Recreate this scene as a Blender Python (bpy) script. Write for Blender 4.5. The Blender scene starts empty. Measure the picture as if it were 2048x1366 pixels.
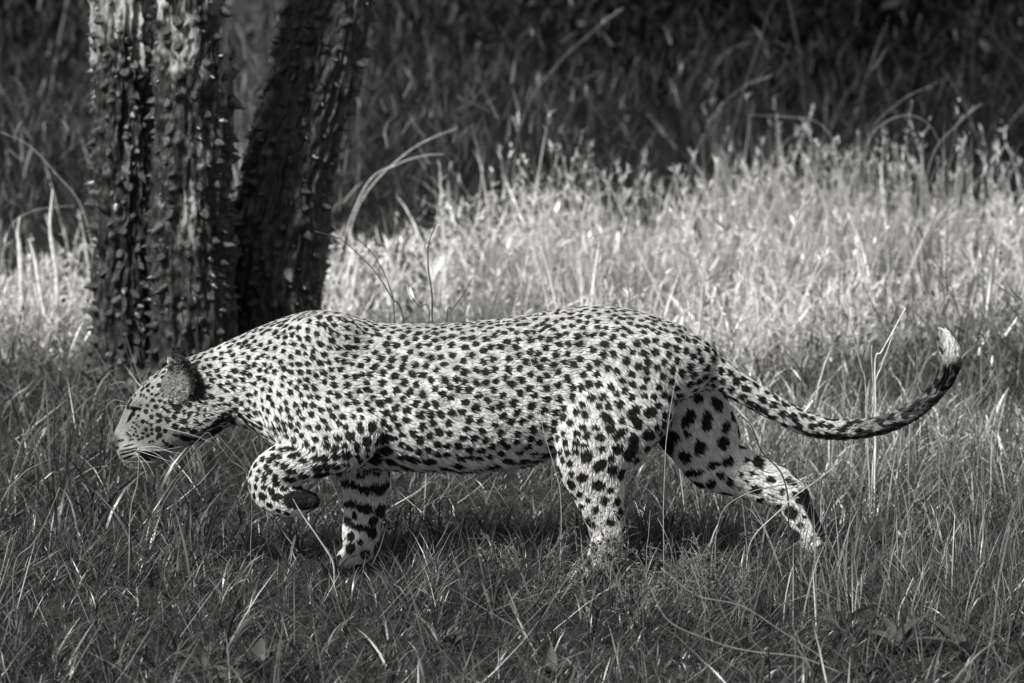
import bpy, bmesh, math, random
import numpy as np
from mathutils import Vector, Matrix, kdtree
from mathutils.bvhtree import BVHTree

random.seed(7)
rng = np.random.default_rng(7)
S = bpy.context.scene
COL = S.collection

# ------------------------------------------------------------------ camera
PITCH = math.radians(10.0)
DIST = 14.0
Z0 = 0.474
cam_d = bpy.data.cameras.new('camera')
cam = bpy.data.objects.new('camera', cam_d)
COL.objects.link(cam)
CAM = Vector((0, -DIST * math.cos(PITCH), Z0 + DIST * math.sin(PITCH)))
cam.location = CAM
cam.rotation_euler = (math.pi / 2 - PITCH, 0, 0)
cam_d.sensor_width = 36.0
cam_d.lens = 36.0 * DIST / 2.048
cam_d.clip_end = 2000
cam_d.clip_start = 0.1
cam_d.dof.use_dof = True
cam_d.dof.focus_distance = DIST - 0.08
cam_d.dof.aperture_fstop = 5.6
S.camera = cam

# ------------------------------------------------------------------ light
SUN_DIR = Vector((-0.55, -0.51, 0.74)).normalized()     # towards the sun: left, a little behind the camera
w = bpy.data.worlds.new('World')
S.world = w
w.use_nodes = True
nt = w.node_tree
nt.nodes.clear()
sky = nt.nodes.new('ShaderNodeTexSky')
sky.sky_type = 'NISHITA'
sky.sun_disc = False
sky.sun_elevation = math.asin(SUN_DIR.z)
sky.sun_rotation = math.atan2(SUN_DIR.x, SUN_DIR.y)
bw = nt.nodes.new('ShaderNodeRGBToBW')                  # black and white picture: the sky gives neutral light
bg = nt.nodes.new('ShaderNodeBackground')
bg.inputs['Strength'].default_value = 0.095
wo = nt.nodes.new('ShaderNodeOutputWorld')
nt.links.new(sky.outputs[0], bw.inputs[0])
nt.links.new(bw.outputs[0], bg.inputs[0])
nt.links.new(bg.outputs[0], wo.inputs[0])
sun_d = bpy.data.lights.new('sun', 'SUN')
sun_d.energy = 4.5
sun_d.angle = math.radians(6.0)
sun_d.color = (1.0, 0.992, 0.975)
sun = bpy.data.objects.new('sun', sun_d)
sun.rotation_euler = (-SUN_DIR).to_track_quat('-Z', 'Y').to_euler()
sun.location = (-6, -6, 8)
COL.objects.link(sun)
S.view_settings.view_transform = 'Standard'
S.view_settings.look = 'None'
S.view_settings.gamma = 1.0
S.view_settings.exposure = 0.8
S.render.engine = 'CYCLES'
S.cycles.max_bounces = 5
S.cycles.diffuse_bounces = 2
S.cycles.glossy_bounces = 2
S.cycles.transmission_bounces = 3
S.cycles.transparent_max_bounces = 8
S.cycles.use_denoising = True
S.cycles_curves.shape = 'RIBBONS'
S.cycles_curves.subdivisions = 1

# ------------------------------------------------------------------ helpers
RIGHT = Vector((1, 0, 0))
UP = Vector((0, math.sin(PITCH), math.cos(PITCH)))
FWD = Vector((0, math.cos(PITCH), -math.sin(PITCH)))

def ray(px, py):
    return RIGHT * ((px - 1024) / 1000) + UP * ((683 - py) / 1000) + FWD * DIST

def at(px, py, Y=0.0):
    """point of the place seen at photo pixel (px, py) and standing at depth Y"""
    r = ray(px, py)
    return CAM + r * ((Y - CAM.y) / r.y)

def atg(px, py, z=0.0):
    r = ray(px, py)
    return CAM + r * ((z - CAM.z) / r.z)

def vnoise(p, seed=0):
    """value noise, p (N,3) -> (N,) in -1..1"""
    p = np.asarray(p, float)
    i = np.floor(p).astype(np.int64)
    f = p - i
    f = f * f * (3 - 2 * f)
    def h(a, b, c):
        n = (a * 73856093) ^ (b * 19349663) ^ (c * 83492791) ^ (seed * 2654435761)
        n = (n ^ (n >> 13)) * 1274126177 & 0x7fffffff
        n = (n ^ (n >> 16)) & 0xffff
        return n / 32767.5 - 1.0
    r = 0
    for dx in (0, 1):
        wx = f[:, 0] if dx else 1 - f[:, 0]
        for dy in (0, 1):
            wy = f[:, 1] if dy else 1 - f[:, 1]
            for dz in (0, 1):
                wz = f[:, 2] if dz else 1 - f[:, 2]
                r = r + wx * wy * wz * h(i[:, 0] + dx, i[:, 1] + dy, i[:, 2] + dz)
    return r

def fbm(p, oct=3, seed=0):
    a, r, q = 1.0, 0, np.asarray(p, float)
    for k in range(oct):
        r = r + a * vnoise(q, seed + k * 17)
        q = q * 2.03 + 3.7
        a *= 0.5
    return r

def sstep(a, b, x):
    t = np.clip((x - a) / (b - a), 0, 1)
    return t * t * (3 - 2 * t)

def tag(o, label=None, cat=None, group=None, kind=None):
    if label: o['label'] = label
    if cat: o['category'] = cat
    if group: o['group'] = group
    if kind: o['kind'] = kind
    return o

def link(o, parent=None):
    COL.objects.link(o)
    if parent is not None:
        o.parent = parent
    return o

def empty(name, loc):
    e = bpy.data.objects.new(name, None)
    e.location = loc
    e.empty_display_size = 0.05
    return link(e)

def child_to(o, parent):
    """parent without moving: children are modelled in world space, thing Empties carry only a location"""
    o.parent = parent
    o.location = Vector(o.location) - Vector(parent.location) if parent.parent is None else o.location
    return o

def mesh_np(name, verts, quads=None, tris=None, smooth=True):
    me = bpy.data.meshes.new(name)
    verts = np.asarray(verts, np.float32)
    nq = 0 if quads is None else len(quads)
    ntr = 0 if tris is None else len(tris)
    me.vertices.add(len(verts))
    me.vertices.foreach_set('co', verts.ravel())
    idx, start, tot = [], [], []
    if nq:
        idx.append(np.asarray(quads, np.int32).ravel()); start.append(np.arange(nq) * 4); tot.append(np.full(nq, 4))
    if ntr:
        idx.append(np.asarray(tris, np.int32).ravel()); start.append(nq * 4 + np.arange(ntr) * 3); tot.append(np.full(ntr, 3))
    idx = np.concatenate(idx).astype(np.int32)
    me.loops.add(len(idx))
    me.loops.foreach_set('vertex_index', idx)
    me.polygons.add(nq + ntr)
    me.polygons.foreach_set('loop_start', np.concatenate(start).astype(np.int32))
    me.polygons.foreach_set('loop_total', np.concatenate(tot).astype(np.int32))
    if smooth:
        me.polygons.foreach_set('use_smooth', np.ones(nq + ntr, bool))
    me.update(calc_edges=True)
    return me

def set_attr(me, name, vals):
    a = me.attributes.new(name, 'FLOAT', 'POINT')
    a.data.foreach_set('value', np.asarray(vals, np.float32))

def newmat(name):
    m = bpy.data.materials.new(name)
    m.use_nodes = True
    m.node_tree.nodes.clear()
    return m, m.node_tree.nodes, m.node_tree.links

def attr_gray(n, l, name, mul=1.0):
    a = n.new('ShaderNodeAttribute'); a.attribute_name = name
    c = n.new('ShaderNodeCombineColor')
    for i, k in enumerate((1.0, 0.993, 0.982)):
        m = n.new('ShaderNodeMath'); m.operation = 'MULTIPLY'; m.inputs[1].default_value = k * mul
        l.new(a.outputs['Fac'], m.inputs[0]); l.new(m.outputs[0], c.inputs[i])
    return c.outputs[0]

def mat_blade(name, transl=0.35, gloss=0.06):
    m, n, l = newmat(name)
    col = attr_gray(n, l, 'shade')
    d = n.new('ShaderNodeBsdfDiffuse'); t = n.new('ShaderNodeBsdfTranslucent')
    g = n.new('ShaderNodeBsdfGlossy'); g.inputs['Roughness'].default_value = 0.35
    g.inputs['Color'].default_value = (0.8, 0.8, 0.8, 1)
    m1 = n.new('ShaderNodeMixShader'); m1.inputs[0].default_value = transl
    m2 = n.new('ShaderNodeMixShader'); m2.inputs[0].default_value = gloss
    o = n.new('ShaderNodeOutputMaterial')
    l.new(col, d.inputs[0]); l.new(col, t.inputs[0])
    l.new(d.outputs[0], m1.inputs[1]); l.new(t.outputs[0], m1.inputs[2])
    l.new(m1.outputs[0], m2.inputs[1]); l.new(g.outputs[0], m2.inputs[2])
    l.new(m2.outputs[0], o.inputs[0])
    return m

def mat_plain(name, g, rough=0.6, noise=0.3, scale=40.0, spec=0.3):
    m, n, l = newmat(name)
    p = n.new('ShaderNodeBsdfPrincipled'); o = n.new('ShaderNodeOutputMaterial')
    t = n.new('ShaderNodeTexNoise'); t.inputs['Scale'].default_value = scale; t.inputs['Detail'].default_value = 4
    tc = n.new('ShaderNodeTexCoord')
    r = n.new('ShaderNodeValToRGB')
    lo, hi = g * (1 - noise), g * (1 + noise)
    r.color_ramp.elements[0].position = 0.3; r.color_ramp.elements[1].position = 0.7
    r.color_ramp.elements[0].color = (lo, lo * .993, lo * .982, 1)
    r.color_ramp.elements[1].color = (hi, hi * .993, hi * .982, 1)
    l.new(tc.outputs['Object'], t.inputs['Vector']); l.new(t.outputs['Fac'], r.inputs[0])
    l.new(r.outputs[0], p.inputs['Base Color'])
    p.inputs['Roughness'].default_value = rough
    p.inputs['Specular IOR Level'].default_value = spec
    l.new(p.outputs[0], o.inputs[0])
    return m

# terrain height, shared by everything that stands on the ground
def gz(x, y):
    x = np.asarray(x, float); y = np.asarray(y, float)
    p = np.stack([x, y, np.zeros_like(x)], -1).reshape(-1, 3)
    a = 0.012 * fbm(p * 2.2, 2, 5) + 0.03 * vnoise(p * 0.35, 9)
    near = np.exp(-(p[:, 0] ** 2 / 1.2 + p[:, 1] ** 2 / 0.08))     # flat under the animal
    return (a * (1 - 0.85 * near)).reshape(x.shape)

# ------------------------------------------------------------------ ground
def build_ground():
    ax = np.concatenate([-np.geomspace(400, 4.2, 24), np.linspace(-4, 4, 161), np.geomspace(4.2, 400, 24)])
    ay = np.concatenate([-np.geomspace(400, 4.2, 24), np.linspace(-4, 12, 241), np.geomspace(12.4, 600, 26)])
    X, Y = np.meshgrid(ax, ay)
    Z = gz(X, Y)
    V = np.stack([X, Y, Z], -1).reshape(-1, 3)
    nx, ny = len(ax), len(ay)
    i = (np.arange(ny - 1)[:, None] * nx + np.arange(nx - 1)[None]).ravel()
    me = mesh_np('ground', V, np.stack([i, i + 1, i + nx + 1, i + nx], -1))
    o = link(bpy.data.objects.new('ground', me))
    me.materials.append(mat_plain('soil', 0.022, 0.95, 0.5, 9.0, 0.1))
    tag(o, 'dark soil ground beneath the grass', 'ground', kind='structure')
build_ground()

# ------------------------------------------------------------------ leopard
def ring_loft(rings, closed=True):
    """rings: list of (k,3) arrays with equal k -> verts, quads (+ end caps as fans)"""
    k = len(rings[0]); n = len(rings)
    V = np.concatenate(rings)
    q = []
    for a in range(n - 1):
        for j in range(k):
            q.append((a * k + j, a * k + (j + 1) % k, (a + 1) * k + (j + 1) % k, (a + 1) * k + j))
    c0 = len(V); V = np.vstack([V, rings[0].mean(0), rings[-1].mean(0)])
    t = [(c0, (j + 1) % k, j) for j in range(k)]
    b = (n - 1) * k
    t += [(c0 + 1, b + j, b + (j + 1) % k) for j in range(k)]
    return V, q, t

def crom(P, m=6):
    """Catmull-Rom resample of control rows (any columns)"""
    P = np.asarray(P, float)
    Q = np.vstack([2 * P[0] - P[1], P, 2 * P[-1] - P[-2]])
    out = []
    for i in range(1, len(Q) - 2):
        p0, p1, p2, p3 = Q[i - 1], Q[i], Q[i + 1], Q[i + 2]
        for s in range(m):
            t = s / m
            out.append(0.5 * (2 * p1 + (p2 - p0) * t + (2 * p0 - 5 * p1 + 4 * p2 - p3) * t * t + (3 * p1 - p0 - 3 * p2 + p3) * t ** 3))
    out.append(Q[-2])
    return np.array(out)

PIECES = []       # raw closed surfaces, fused into one skin afterwards
def add_piece(V, q, t):
    PIECES.append((np.asarray(V), q, t))

def pair_loft(rows, k=36, n=2.25, egg=0.12):
    """rows: top px, top py, bottom px, bottom py, half width, Y"""
    R = crom(rows, 5)
    rings = []
    for tx, ty, bx, by, hw, Y in R:
        T = np.array(at(tx, ty, Y)); B = np.array(at(bx, by, Y))
        c = (T + B) / 2; a = (T - B) / 2
        th = np.linspace(0, 2 * math.pi, k, endpoint=False)
        cs, sn = np.cos(th), np.sin(th)
        u = np.sign(cs) * np.abs(cs) ** (2 / n); v = np.sign(sn) * np.abs(sn) ** (2 / n)
        hwv = hw / 1000 * (1 - egg * v)
        rings.append(c + v[:, None] * a + np.stack([u * hwv, 0 * u, 0 * u], -1)[:, [1, 0, 2]])
    add_piece(*ring_loft(rings))

def tube(rows, k=24):
    """rows: px, py, Y, radius in the side plane (px), lateral radius (px)"""
    R = crom(rows, 5)
    P = np.array([at(r[0], r[1], r[2]) for r in R])
    rad = np.maximum(R[:, 3], 3) / 1000; lat = np.maximum(R[:, 4], 3) / 1000
    T = np.gradient(P, axis=0); T /= np.linalg.norm(T, axis=1)[:, None]
    rings = []
    th = np.linspace(0, 2 * math.pi, k, endpoint=False)
    for i in range(len(P)):
        lt = np.array([0, 1.0, 0]); lt = lt - T[i] * T[i].dot(lt); lt /= np.linalg.norm(lt)
        nn = np.cross(T[i], lt)
        rings.append(P[i] + np.cos(th)[:, None] * nn * rad[i] + np.sin(th)[:, None] * lt * lat[i])
    for e, sgn in ((0, -1), (-1, 1)):      # rounded ends
        c = P[e]; base = rings[e]
        cap = [c + (base - c) * f + T[e] * sgn * rad[e] * h for f, h in ((0.85, 0.45), (0.5, 0.8))]
        if e == 0: rings = cap[::-1] + rings
        else: rings = rings + cap
    add_piece(*ring_loft(rings))

def ellipsoid(px, py, Y, rx, rz, ry, rot=0.0):
    c = np.array(at(px, py, Y)); a = math.radians(rot)
    u = np.linspace(0.12, math.pi - 0.12, 14); k = 24
    th = np.linspace(0, 2 * math.pi, k, endpoint=False)
    rings = []
    for uu in u:
        x = np.full(k, math.cos(uu)) * rx; z = math.sin(uu) * np.cos(th) * rz; y = math.sin(uu) * np.sin(th) * ry
        rings.append(c + np.stack([x * math.cos(a) + z * math.sin(a), y, z * math.cos(a) - x * math.sin(a)], -1) / 1000)
    add_piece(*ring_loft(rings))

# head, neck and trunk: one loft along the body
BODY = [
    (226, 870, 234, 901, 14, 0), (231, 858, 240, 915, 23, 0), (240, 842, 256, 927, 28, 0), (249, 820, 282, 932, 34, 0),
    (260, 800, 316, 924, 46, 0), (277, 780, 345, 906, 60, 0), (300, 757, 372, 892, 68, 0), (330, 737, 402, 880, 71, 0),
    (368, 721, 430, 866, 72, 0), (410, 706, 456, 850, 70, 0), (455, 686, 482, 846, 72, 0), (505, 662, 520, 866, 80, 0),
    (550, 643, 556, 894, 92, 0), (595, 629, 595, 912, 103, 0), (640, 622, 640, 920, 110, 0), (700, 632, 700, 922, 114, 0),
    (760, 649, 760, 924, 109, 0), (850, 652, 850, 927, 125, 0), (950, 647, 950, 927, 128, 0), (1050, 634, 1050, 918, 115, 0),
    (1120, 622, 1120, 898, 106, 0), (1200, 615, 1200, 880, 110, 0), (1280, 627, 1270, 850, 104, 0), (1350, 652, 1325, 822, 88, 0),
    (1400, 676, 1370, 792, 62, 0), (1432, 698, 1405, 775, 42, 0)]
NEAR, FAR = -0.085, 0.085
ARM_N = [(625, 690, -.058, 62, 30), (605, 750, -.078, 76, 36), (600, 815, -.094, 76, 42), (650, 862, -.112, 66, 42), (712, 878, -.115, 50, 38)]
FORE_N = [(722, 872, -.115, 46, 38), (672, 892, -.118, 52, 40), (610, 915, -.118, 47, 37), (560, 932, -.116, 42, 34), (538, 950, -.114, 39, 32),
          (540, 976, -.112, 40, 36), (566, 996, -.110, 37, 40), (600, 1002, -.108, 30, 38), (624, 1002, -.106, 18, 26)]
FORE_F = [(690, 820, .07, 66, 40), (716, 900, .08, 56, 40), (730, 955, .082, 50, 38), (730, 1005, .082, 42, 34), (724, 1050, .082, 38, 33),
          (720, 1085, .082, 36, 32), (712, 1108, .08, 31, 34), (692, 1120, .08, 22, 36), (676, 1126, .08, 12, 28)]
HIND_N = [(1285, 730, -.040, 96, 34), (1240, 800, -.075, 112, 54), (1206, 868, -.088, 96, 52), (1188, 925, -.095, 74, 44),
          (1196, 975, -.098, 54, 37), (1206, 1022, -.098, 41, 32), (1218, 1064, -.098, 32, 28), (1207, 1104, -.098, 29, 29),
          (1192, 1136, -.098, 24, 34), (1166, 1150, -.098, 18, 38), (1146, 1154, -.098, 11, 30)]
HIND_F = [(1310, 740, .05, 92, 44), (1368, 815, .066, 84, 50), (1404, 874, .078, 74, 48), (1432, 925, .084, 58, 40), (1490, 948, .086, 46, 33),
          (1545, 970, .086, 40, 28), (1580, 992, .086, 34, 27), (1602, 1028, .086, 29, 25), (1622, 1066, .086, 27, 25), (1636, 1102, .086, 27, 30),
          (1626, 1124, .086, 18, 34), (1604, 1130, .086, 11, 28)]
TAIL = [(1330, 690, 0, 50, 40), (1390, 720, 0, 40, 36), (1430, 745, .002, 33, 31), (1468, 770, .004, 27, 27), (1525, 802, .008, 23, 23),
        (1590, 838, .012, 21, 21), (1650, 857, .016, 19, 19), (1716, 858, .02, 17, 17), (1773, 847, .02, 16, 16), (1830, 820, .02, 15, 15),
        (1870, 783, .02, 15, 15), (1896, 745, .018, 17, 17), (1899, 712, .016, 19, 18), (1892, 686, .014, 15, 15), (1886, 668, .014, 8, 8)]

EAR_N = (-.64, -.76, .04)
def ear(px, py, Y, rw, rh, nrm, up, depth, thick):
    """cupped round pinna, a closed shell"""
    c = np.array(at(px, py, Y)); N = Vector(nrm).normalized(); U = Vector(up); U = (U - N * U.dot(N)).normalized(); R = U.cross(N)
    m, k = 7, 26
    def sheet(off, shrink):
        V = []
        for i in range(1, m + 1):
            r = i / m * shrink
            for j in range(k):
                a = 2 * math.pi * j / k
                x, y = r * math.cos(a) * rw / 1000, r * math.sin(a) * rh / 1000
                d = -depth / 1000 * (1 - r * r) - off / 1000
                V.append(c + np.array(R) * x + np.array(U) * y + np.array(N) * d)
        return V
    A = sheet(0, 1.0); B = sheet(thick, 0.98)
    V = np.array(A + B + [c - np.array(N) * depth / 1000, c - np.array(N) * (depth + thick) / 1000])
    q, t = [], []
    o = m * k
    for i in range(m - 1):
        for j in range(k):
            j2 = (j + 1) % k
            q.append((i * k + j, (i + 1) * k + j, (i + 1) * k + j2, i * k + j2))
            q.append((o + i * k + j, o + i * k + j2, o + (i + 1) * k + j2, o + (i + 1) * k + j))
    for j in range(k):
        j2 = (j + 1) % k
        t += [(2 * o, j, j2), (2 * o + 1, o + j2, o + j)]
        q.append(((m - 1) * k + j, o + (m - 1) * k + j, o + (m - 1) * k + j2, (m - 1) * k + j2))
    add_piece(V, q, t)

def smooth_np(V, quads_edges, it, lam):
    a, b = quads_edges
    deg = np.bincount(np.concatenate([a, b]), minlength=len(V))[:, None]
    for _ in range(it):
        s = np.zeros_like(V)
        np.add.at(s, a, V[b]); np.add.at(s, b, V[a])
        V = V + lam * (s / np.maximum(deg, 1) - V)
    return V

def build_leopard():
    pair_loft(BODY)
    for T in (ARM_N, FORE_N, FORE_F, HIND_N, HIND_F, TAIL):
        tube(T)
    # muscles and face
    ellipsoid(655, 698, -.055, 78, 78, 40, 8); ellipsoid(655, 698, .055, 78, 78, 40, 8)
    ellipsoid(600, 800, .085, 80, 80, 34); ellipsoid(480, 770, -.03, 70, 70, 48, -20); ellipsoid(480, 770, .03, 70, 70, 48, -20)
    for s in (-1, 1):
        ellipsoid(264, 902, s * .021, 27, 20, 21, 15)        # muzzle pads
        ellipsoid(279, 802, s * .034, 24, 9, 10, -40)        # brow
        ellipsoid(298, 846, s * .046, 26, 20, 16, 20)        # cheekbone
        ellipsoid(385, 838, s * .055, 62, 34, 24, -8)        # cheek ruff
    ellipsoid(281, 926, 0, 33, 13, 23, 4)                    # chin
    ellipsoid(231, 880, 0, 8, 11, 13, 20)                    # nose leather
    for k in (-1.5, -.5, .5, 1.5):                           # toes
        fw = 4 * (1.5 - abs(k))
        ellipsoid(674 - fw, 1126, .08 + k * .0155, 15, 11, 8.5)
        ellipsoid(1146 - fw, 1153, -.098 + k * .0160, 15, 11, 8.5)
        ellipsoid(1604 - fw, 1130, .086 + k * .0155, 15, 11, 8.5)
        ellipsoid(624 + fw * .6, 1003 + 2 * abs(k), -.108 + k * .0160, 15, 13, 9, 15)
    ear(357, 757, -.070, 42, 46, EAR_N, (0.12, .2, 1), 24, 7)
    ear(349, 715, .050, 20, 29, (-.45, .85, .1), (0, .1, 1), 10, 9)
    V, Q, T, off = [], [], [], 0
    for v, q, t in PIECES:
        V.append(v); Q += [tuple(i + off for i in f) for f in q]; T += [tuple(i + off for i in f) for f in t]; off += len(v)
    raw = mesh_np('raw', np.concatenate(V), Q, T)
    bm = bmesh.new(); bm.from_mesh(raw)
    bm.to_mesh(raw); bm.free()
    tmp = bpy.data.objects.new('raw', raw); COL.objects.link(tmp)
    md = tmp.modifiers.new('r', 'REMESH'); md.mode = 'VOXEL'; md.voxel_size = 0.0048; md.use_smooth_shade = True
    dg = bpy.context.evaluated_depsgraph_get()
    me = bpy.data.meshes.new_from_object(tmp.evaluated_get(dg))
    bpy.data.objects.remove(tmp); bpy.data.meshes.remove(raw)
    n = len(me.vertices)
    co = np.empty(n * 3, np.float32); me.vertices.foreach_get('co', co); co = co.reshape(-1, 3).astype(float)
    ed = np.empty(len(me.edges) * 2, np.int32); me.edges.foreach_get('vertices', ed); ed = ed.reshape(-1, 2)
    E = (ed[:, 0], ed[:, 1])
    # smooth the joints, less on the face and ears
    s1 = smooth_np(co, E, 5, 0.6)
    s2 = smooth_np(s1, E, 22, 0.6)
    hx = sstep(at(420, 800).x, at(520, 800).x, co[:, 0])[:, None]
    tx = 1 - sstep(at(1420, 800).x, at(1500, 800).x, co[:, 0])[:, None]
    legz = sstep(0.16, 0.30, co[:, 2])[:, None]
    s3 = smooth_np(s2, E, 40, 0.6)
    sh = np.exp(-((co[:, 0] - at(590, 700).x) / .13) ** 2)[:, None] * sstep(.27, .36, co[:, 2])[:, None]
    s2 = s2 * (1 - .65 * sh) + s3 * .65 * sh
    m = hx * tx * (0.25 + 0.75 * legz)
    co = s1 * (1 - m) + s2 * m
    me.vertices.foreach_set('co', co.astype(np.float32).ravel()); me.update()
    me.polygons.foreach_set('use_smooth', np.ones(len(me.polygons), bool))
    return me, co
leo_me, leo_co = build_leopard()
leo_me.name = 'body'

# ---- skeleton segments: hair flow, hair length (mm) and region
SEGS = []     # (A, B, radius, flow, length, region)
def seg_path(rows, length, region, flow=None):
    P = [np.array(at(r[0], r[1], r[2])) for r in rows]
    for i in range(len(P) - 1):
        d = P[i + 1] - P[i]
        f = d / np.linalg.norm(d) if flow is None else np.array(flow, float) / np.linalg.norm(flow)
        ln = length[0] + (length[1] - length[0]) * i / max(1, len(P) - 2)
        SEGS.append((P[i], P[i + 1], (rows[i][3] + rows[i + 1][3]) / 2000, f, ln, region))
seg_path([(232, 882, 0, 14), (275, 878, 0, 40), (320, 850, 0, 56), (375, 808, 0, 70)], (4, 9), 0)
seg_path([(375, 808, 0, 72), (450, 772, 0, 80), (540, 768, 0, 110)], (11, 15), 1, (1, 0, -.25))
seg_path([(540, 768, 0, 120), (650, 775, 0, 140), (850, 790, 0, 142), (1050, 778, 0, 140), (1230, 745, 0, 130), (1370, 725, 0, 70)], (15, 17), 2, (1, 0, -.12))
seg_path(ARM_N, (15, 15), 2, (.75, 0, -.65)); seg_path(FORE_N[:6], (15, 12), 3); seg_path(FORE_N[5:], (9, 7), 3)
seg_path(FORE_F[:2], (15, 15), 2, (.5, 0, -.8)); seg_path(FORE_F[1:], (15, 8), 4)
seg_path(HIND_N[:3], (16, 17), 5, (.62, 0, -.75)); seg_path(HIND_N[2:], (17, 8), 5)
seg_path(HIND_F[:3], (20, 22), 6, (.45, 0, -.85)); seg_path(HIND_F[2:], (20, 9), 6)
seg_path(TAIL[1:], (17, 20), 7)

def fields(P):
    """region, flow, length for points (N,3)"""
    N = len(P)
    best = np.full(N, 1e9); reg = np.zeros(N, int); D = np.empty((len(SEGS), N), np.float32)
    for i, (A, B, r, f, ln, g) in enumerate(SEGS):
        ab = B - A; t = np.clip((P - A) @ ab / (ab @ ab), 0, 1)
        D[i] = np.linalg.norm(P - (A + t[:, None] * ab), axis=1) / r
    mi = D.argmin(0); best = D.min(0)
    reg = np.array([s[5] for s in SEGS])[mi]
    W = np.exp(-9 * (D - best))
    W /= W.sum(0)
    flow = W.T @ np.array([s[3] for s in SEGS]); ln = W.T @ np.array([s[4] for s in SEGS])
    flow /= np.linalg.norm(flow, axis=1)[:, None] + 1e-9
    return reg, flow, ln

def topx(P):
    """photo-like side coordinates of a point: px, py seen square from the side"""
    return 1024 + P[:, 0] * 1000, 683 - (P[:, 2] - Z0) * 1000 * math.cos(PITCH)

# ---- explicit markings, plus a painted shaded foot edge, read off the photograph: zoom x, zoom y, half length, half width, angle (clockwise)
HEADM = """375 500 12|430 560 14|460 590 12|500 600 12|360 600 9 17|385 605 9 15|410 625 9 15|310 610 9 16|275 650 9 18|330 560 12|470 530 10|520 580 10|560 605 12|430 470 12|400 450 12|350 530 10
360 695 10|420 700 13|500 705 20|570 715 16|610 740 22 16|470 645 18|530 650 16|580 665 14|355 735 13|410 755 18|460 740 10|690 700 44 26|690 750 24 14|720 660 24 18|525 785 30 16 25|455 800 18|345 795 12|520 835 26 16 -20|600 820 32 20 40
665 795 22|380 840 14|415 850 12|450 870 14|750 835 32 22 20|855 835 24 14|805 760 18|870 765 16|790 795 14|875 725 16|850 690 12|935 730 14|930 775 14|1000 770 18 10|955 820 26 14 -15|900 860 18 10 -20|515 910 24|580 925 18|670 880 26|455 910 12|405 905 14|380 940 14|425 965 16
460 945 12|330 970 12|300 960 10|530 965 22 18|505 990 12|375 985 14|345 1000 10|670 960 22 14|835 920 34 18 -10|785 895 14|760 985 50 22 10|590 1040 16|630 1060 22 12 -20|560 1015 14|470 1015 10|440 1025 10|250 960 10|270 970 10|290 1000 8|265 1005 8|320 930 10
1045 845 60 22 -33|1035 920 55 28 -25|940 900 36 14 -30|1180 830 28 40|1200 885 40 20 20|870 990 40 16 -10|1080 775 40 14 -25|1150 780 16|1170 740 20|1115 755 16|890 650 14|935 665 22 12 10|1020 685 22 14 10|1070 675 18 10|1120 670 20 10|1160 675 20 12
250 1056 45 7 -16|260 1092 80 8 -12|255 1120 75 8 -14|250 1158 50 8 -16|430 1125 80 26 6|470 1130 40 34|395 1165 46 16 25|285 722 60 13 2|330 725 20 12|275 795 60 12 -57|835 430 105 40 85|842 570 60 28 80|765 330 40 22 40|265 680 34 9 -50|180 1010 24 9 -10|150 1075 22 14
300 780 14 8|330 820 12 8|300 850 12 7|330 870 14 8|290 890 12 7|350 880 12 8|310 905 12 8|260 920 10 7|240 940 9"""
FOREM = """350 780 18 14|400 800 22 14|310 825 16|345 850 30 13|405 870 24 12|340 885 32 14|270 880 14 18|215 875 13 20|465 785 22 18|465 835 24 18|500 785 22 20|510 825 20|555 775 24 20|555 825 24 14|600 770 20 22|640 730 16 26|690 700 24|655 640 28 18 60|610 680 24|550 690 20 14|545 735 18|500 725 18
270 905 20 14|240 940 16 20|200 965 18|265 970 24 18|210 920 16 12|170 920 8 16|300 930 20 12|360 930 24 12|420 895 30 12|480 865 30 12 -15|520 860 20 12|160 965 8 14|180 880 10 16|245 850 12 14|190 850 10 12|300 750 15 12|328 742 15 13|355 740 16 13|262 782 13 16|290 780 14 12|240 800 12 14|225 830 12 14|275 815 13 12|375 770 16 12|765 690 22 26|740 745 20|715 640 14 24|790 650 16|800 690 26 14|770 750 30 20|710 780 34 24|385 988 94 42 3|440 985 40 36
590 900 20|630 910 28 14 10|680 930 34 18 20|740 930 34 24 20|780 910 22 18|610 1000 36 16|680 1020 40 22 15|760 1030 30 30|635 1055 12 18|600 1080 20|625 1100 14|655 1110 20 18|715 1135 20 26|580 1150 12 18|620 1155 16 22|690 1120 14|660 1180 14"""
HINDFM = """350 560 52 28 -60|445 570 52 27 -82|410 710 32 42|345 640 16 20|405 455 26 22|500 480 38 26 60|545 600 34 20 -60|555 780 26 24|480 800 40 18 -15|370 840 60 18 -8|330 860 24 16|520 855 20 18|565 895 26 16 60|620 860 14|645 785 16|710 800 34 24 50|680 855 20 14|700 935 36 20 -10|720 990 26 14 -10|790 970 10|775 885 28 16 20|835 950 14 22|825 1020 16 14|470 900 24
900 910 14|905 960 14|930 1000 16|940 1120 14 18|1005 1190 10|870 890 12 20|960 1080 8 12|1000 1070 150 24 62|660 900 9|610 930 10"""  # the long blob paints the shaded rear edge of the foot
HINDNM = """540 830 28 34|605 875 38 26 -40|665 895 26 28|520 935 30 22|600 975 32 26|625 1055 22 26|655 1000 14 18|690 1060 16 22|580 1100 18 22|655 1165 24 18|465 915 14|505 1020 16 14|545 1050 14|510 1080 20 12|770 760 44 26 80|750 820 30 36|690 790 30 26|610 790 22 18|525 770 20 12|600 735 28 18 15|700 715 38 22 -35|650 690 24|635 640 42 20 40|695 570 26 20 15|840 725 34 26|770 610 38 26 -50|785 665 30 28 45|850 610 34 28|930 770 46 60"""

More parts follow.
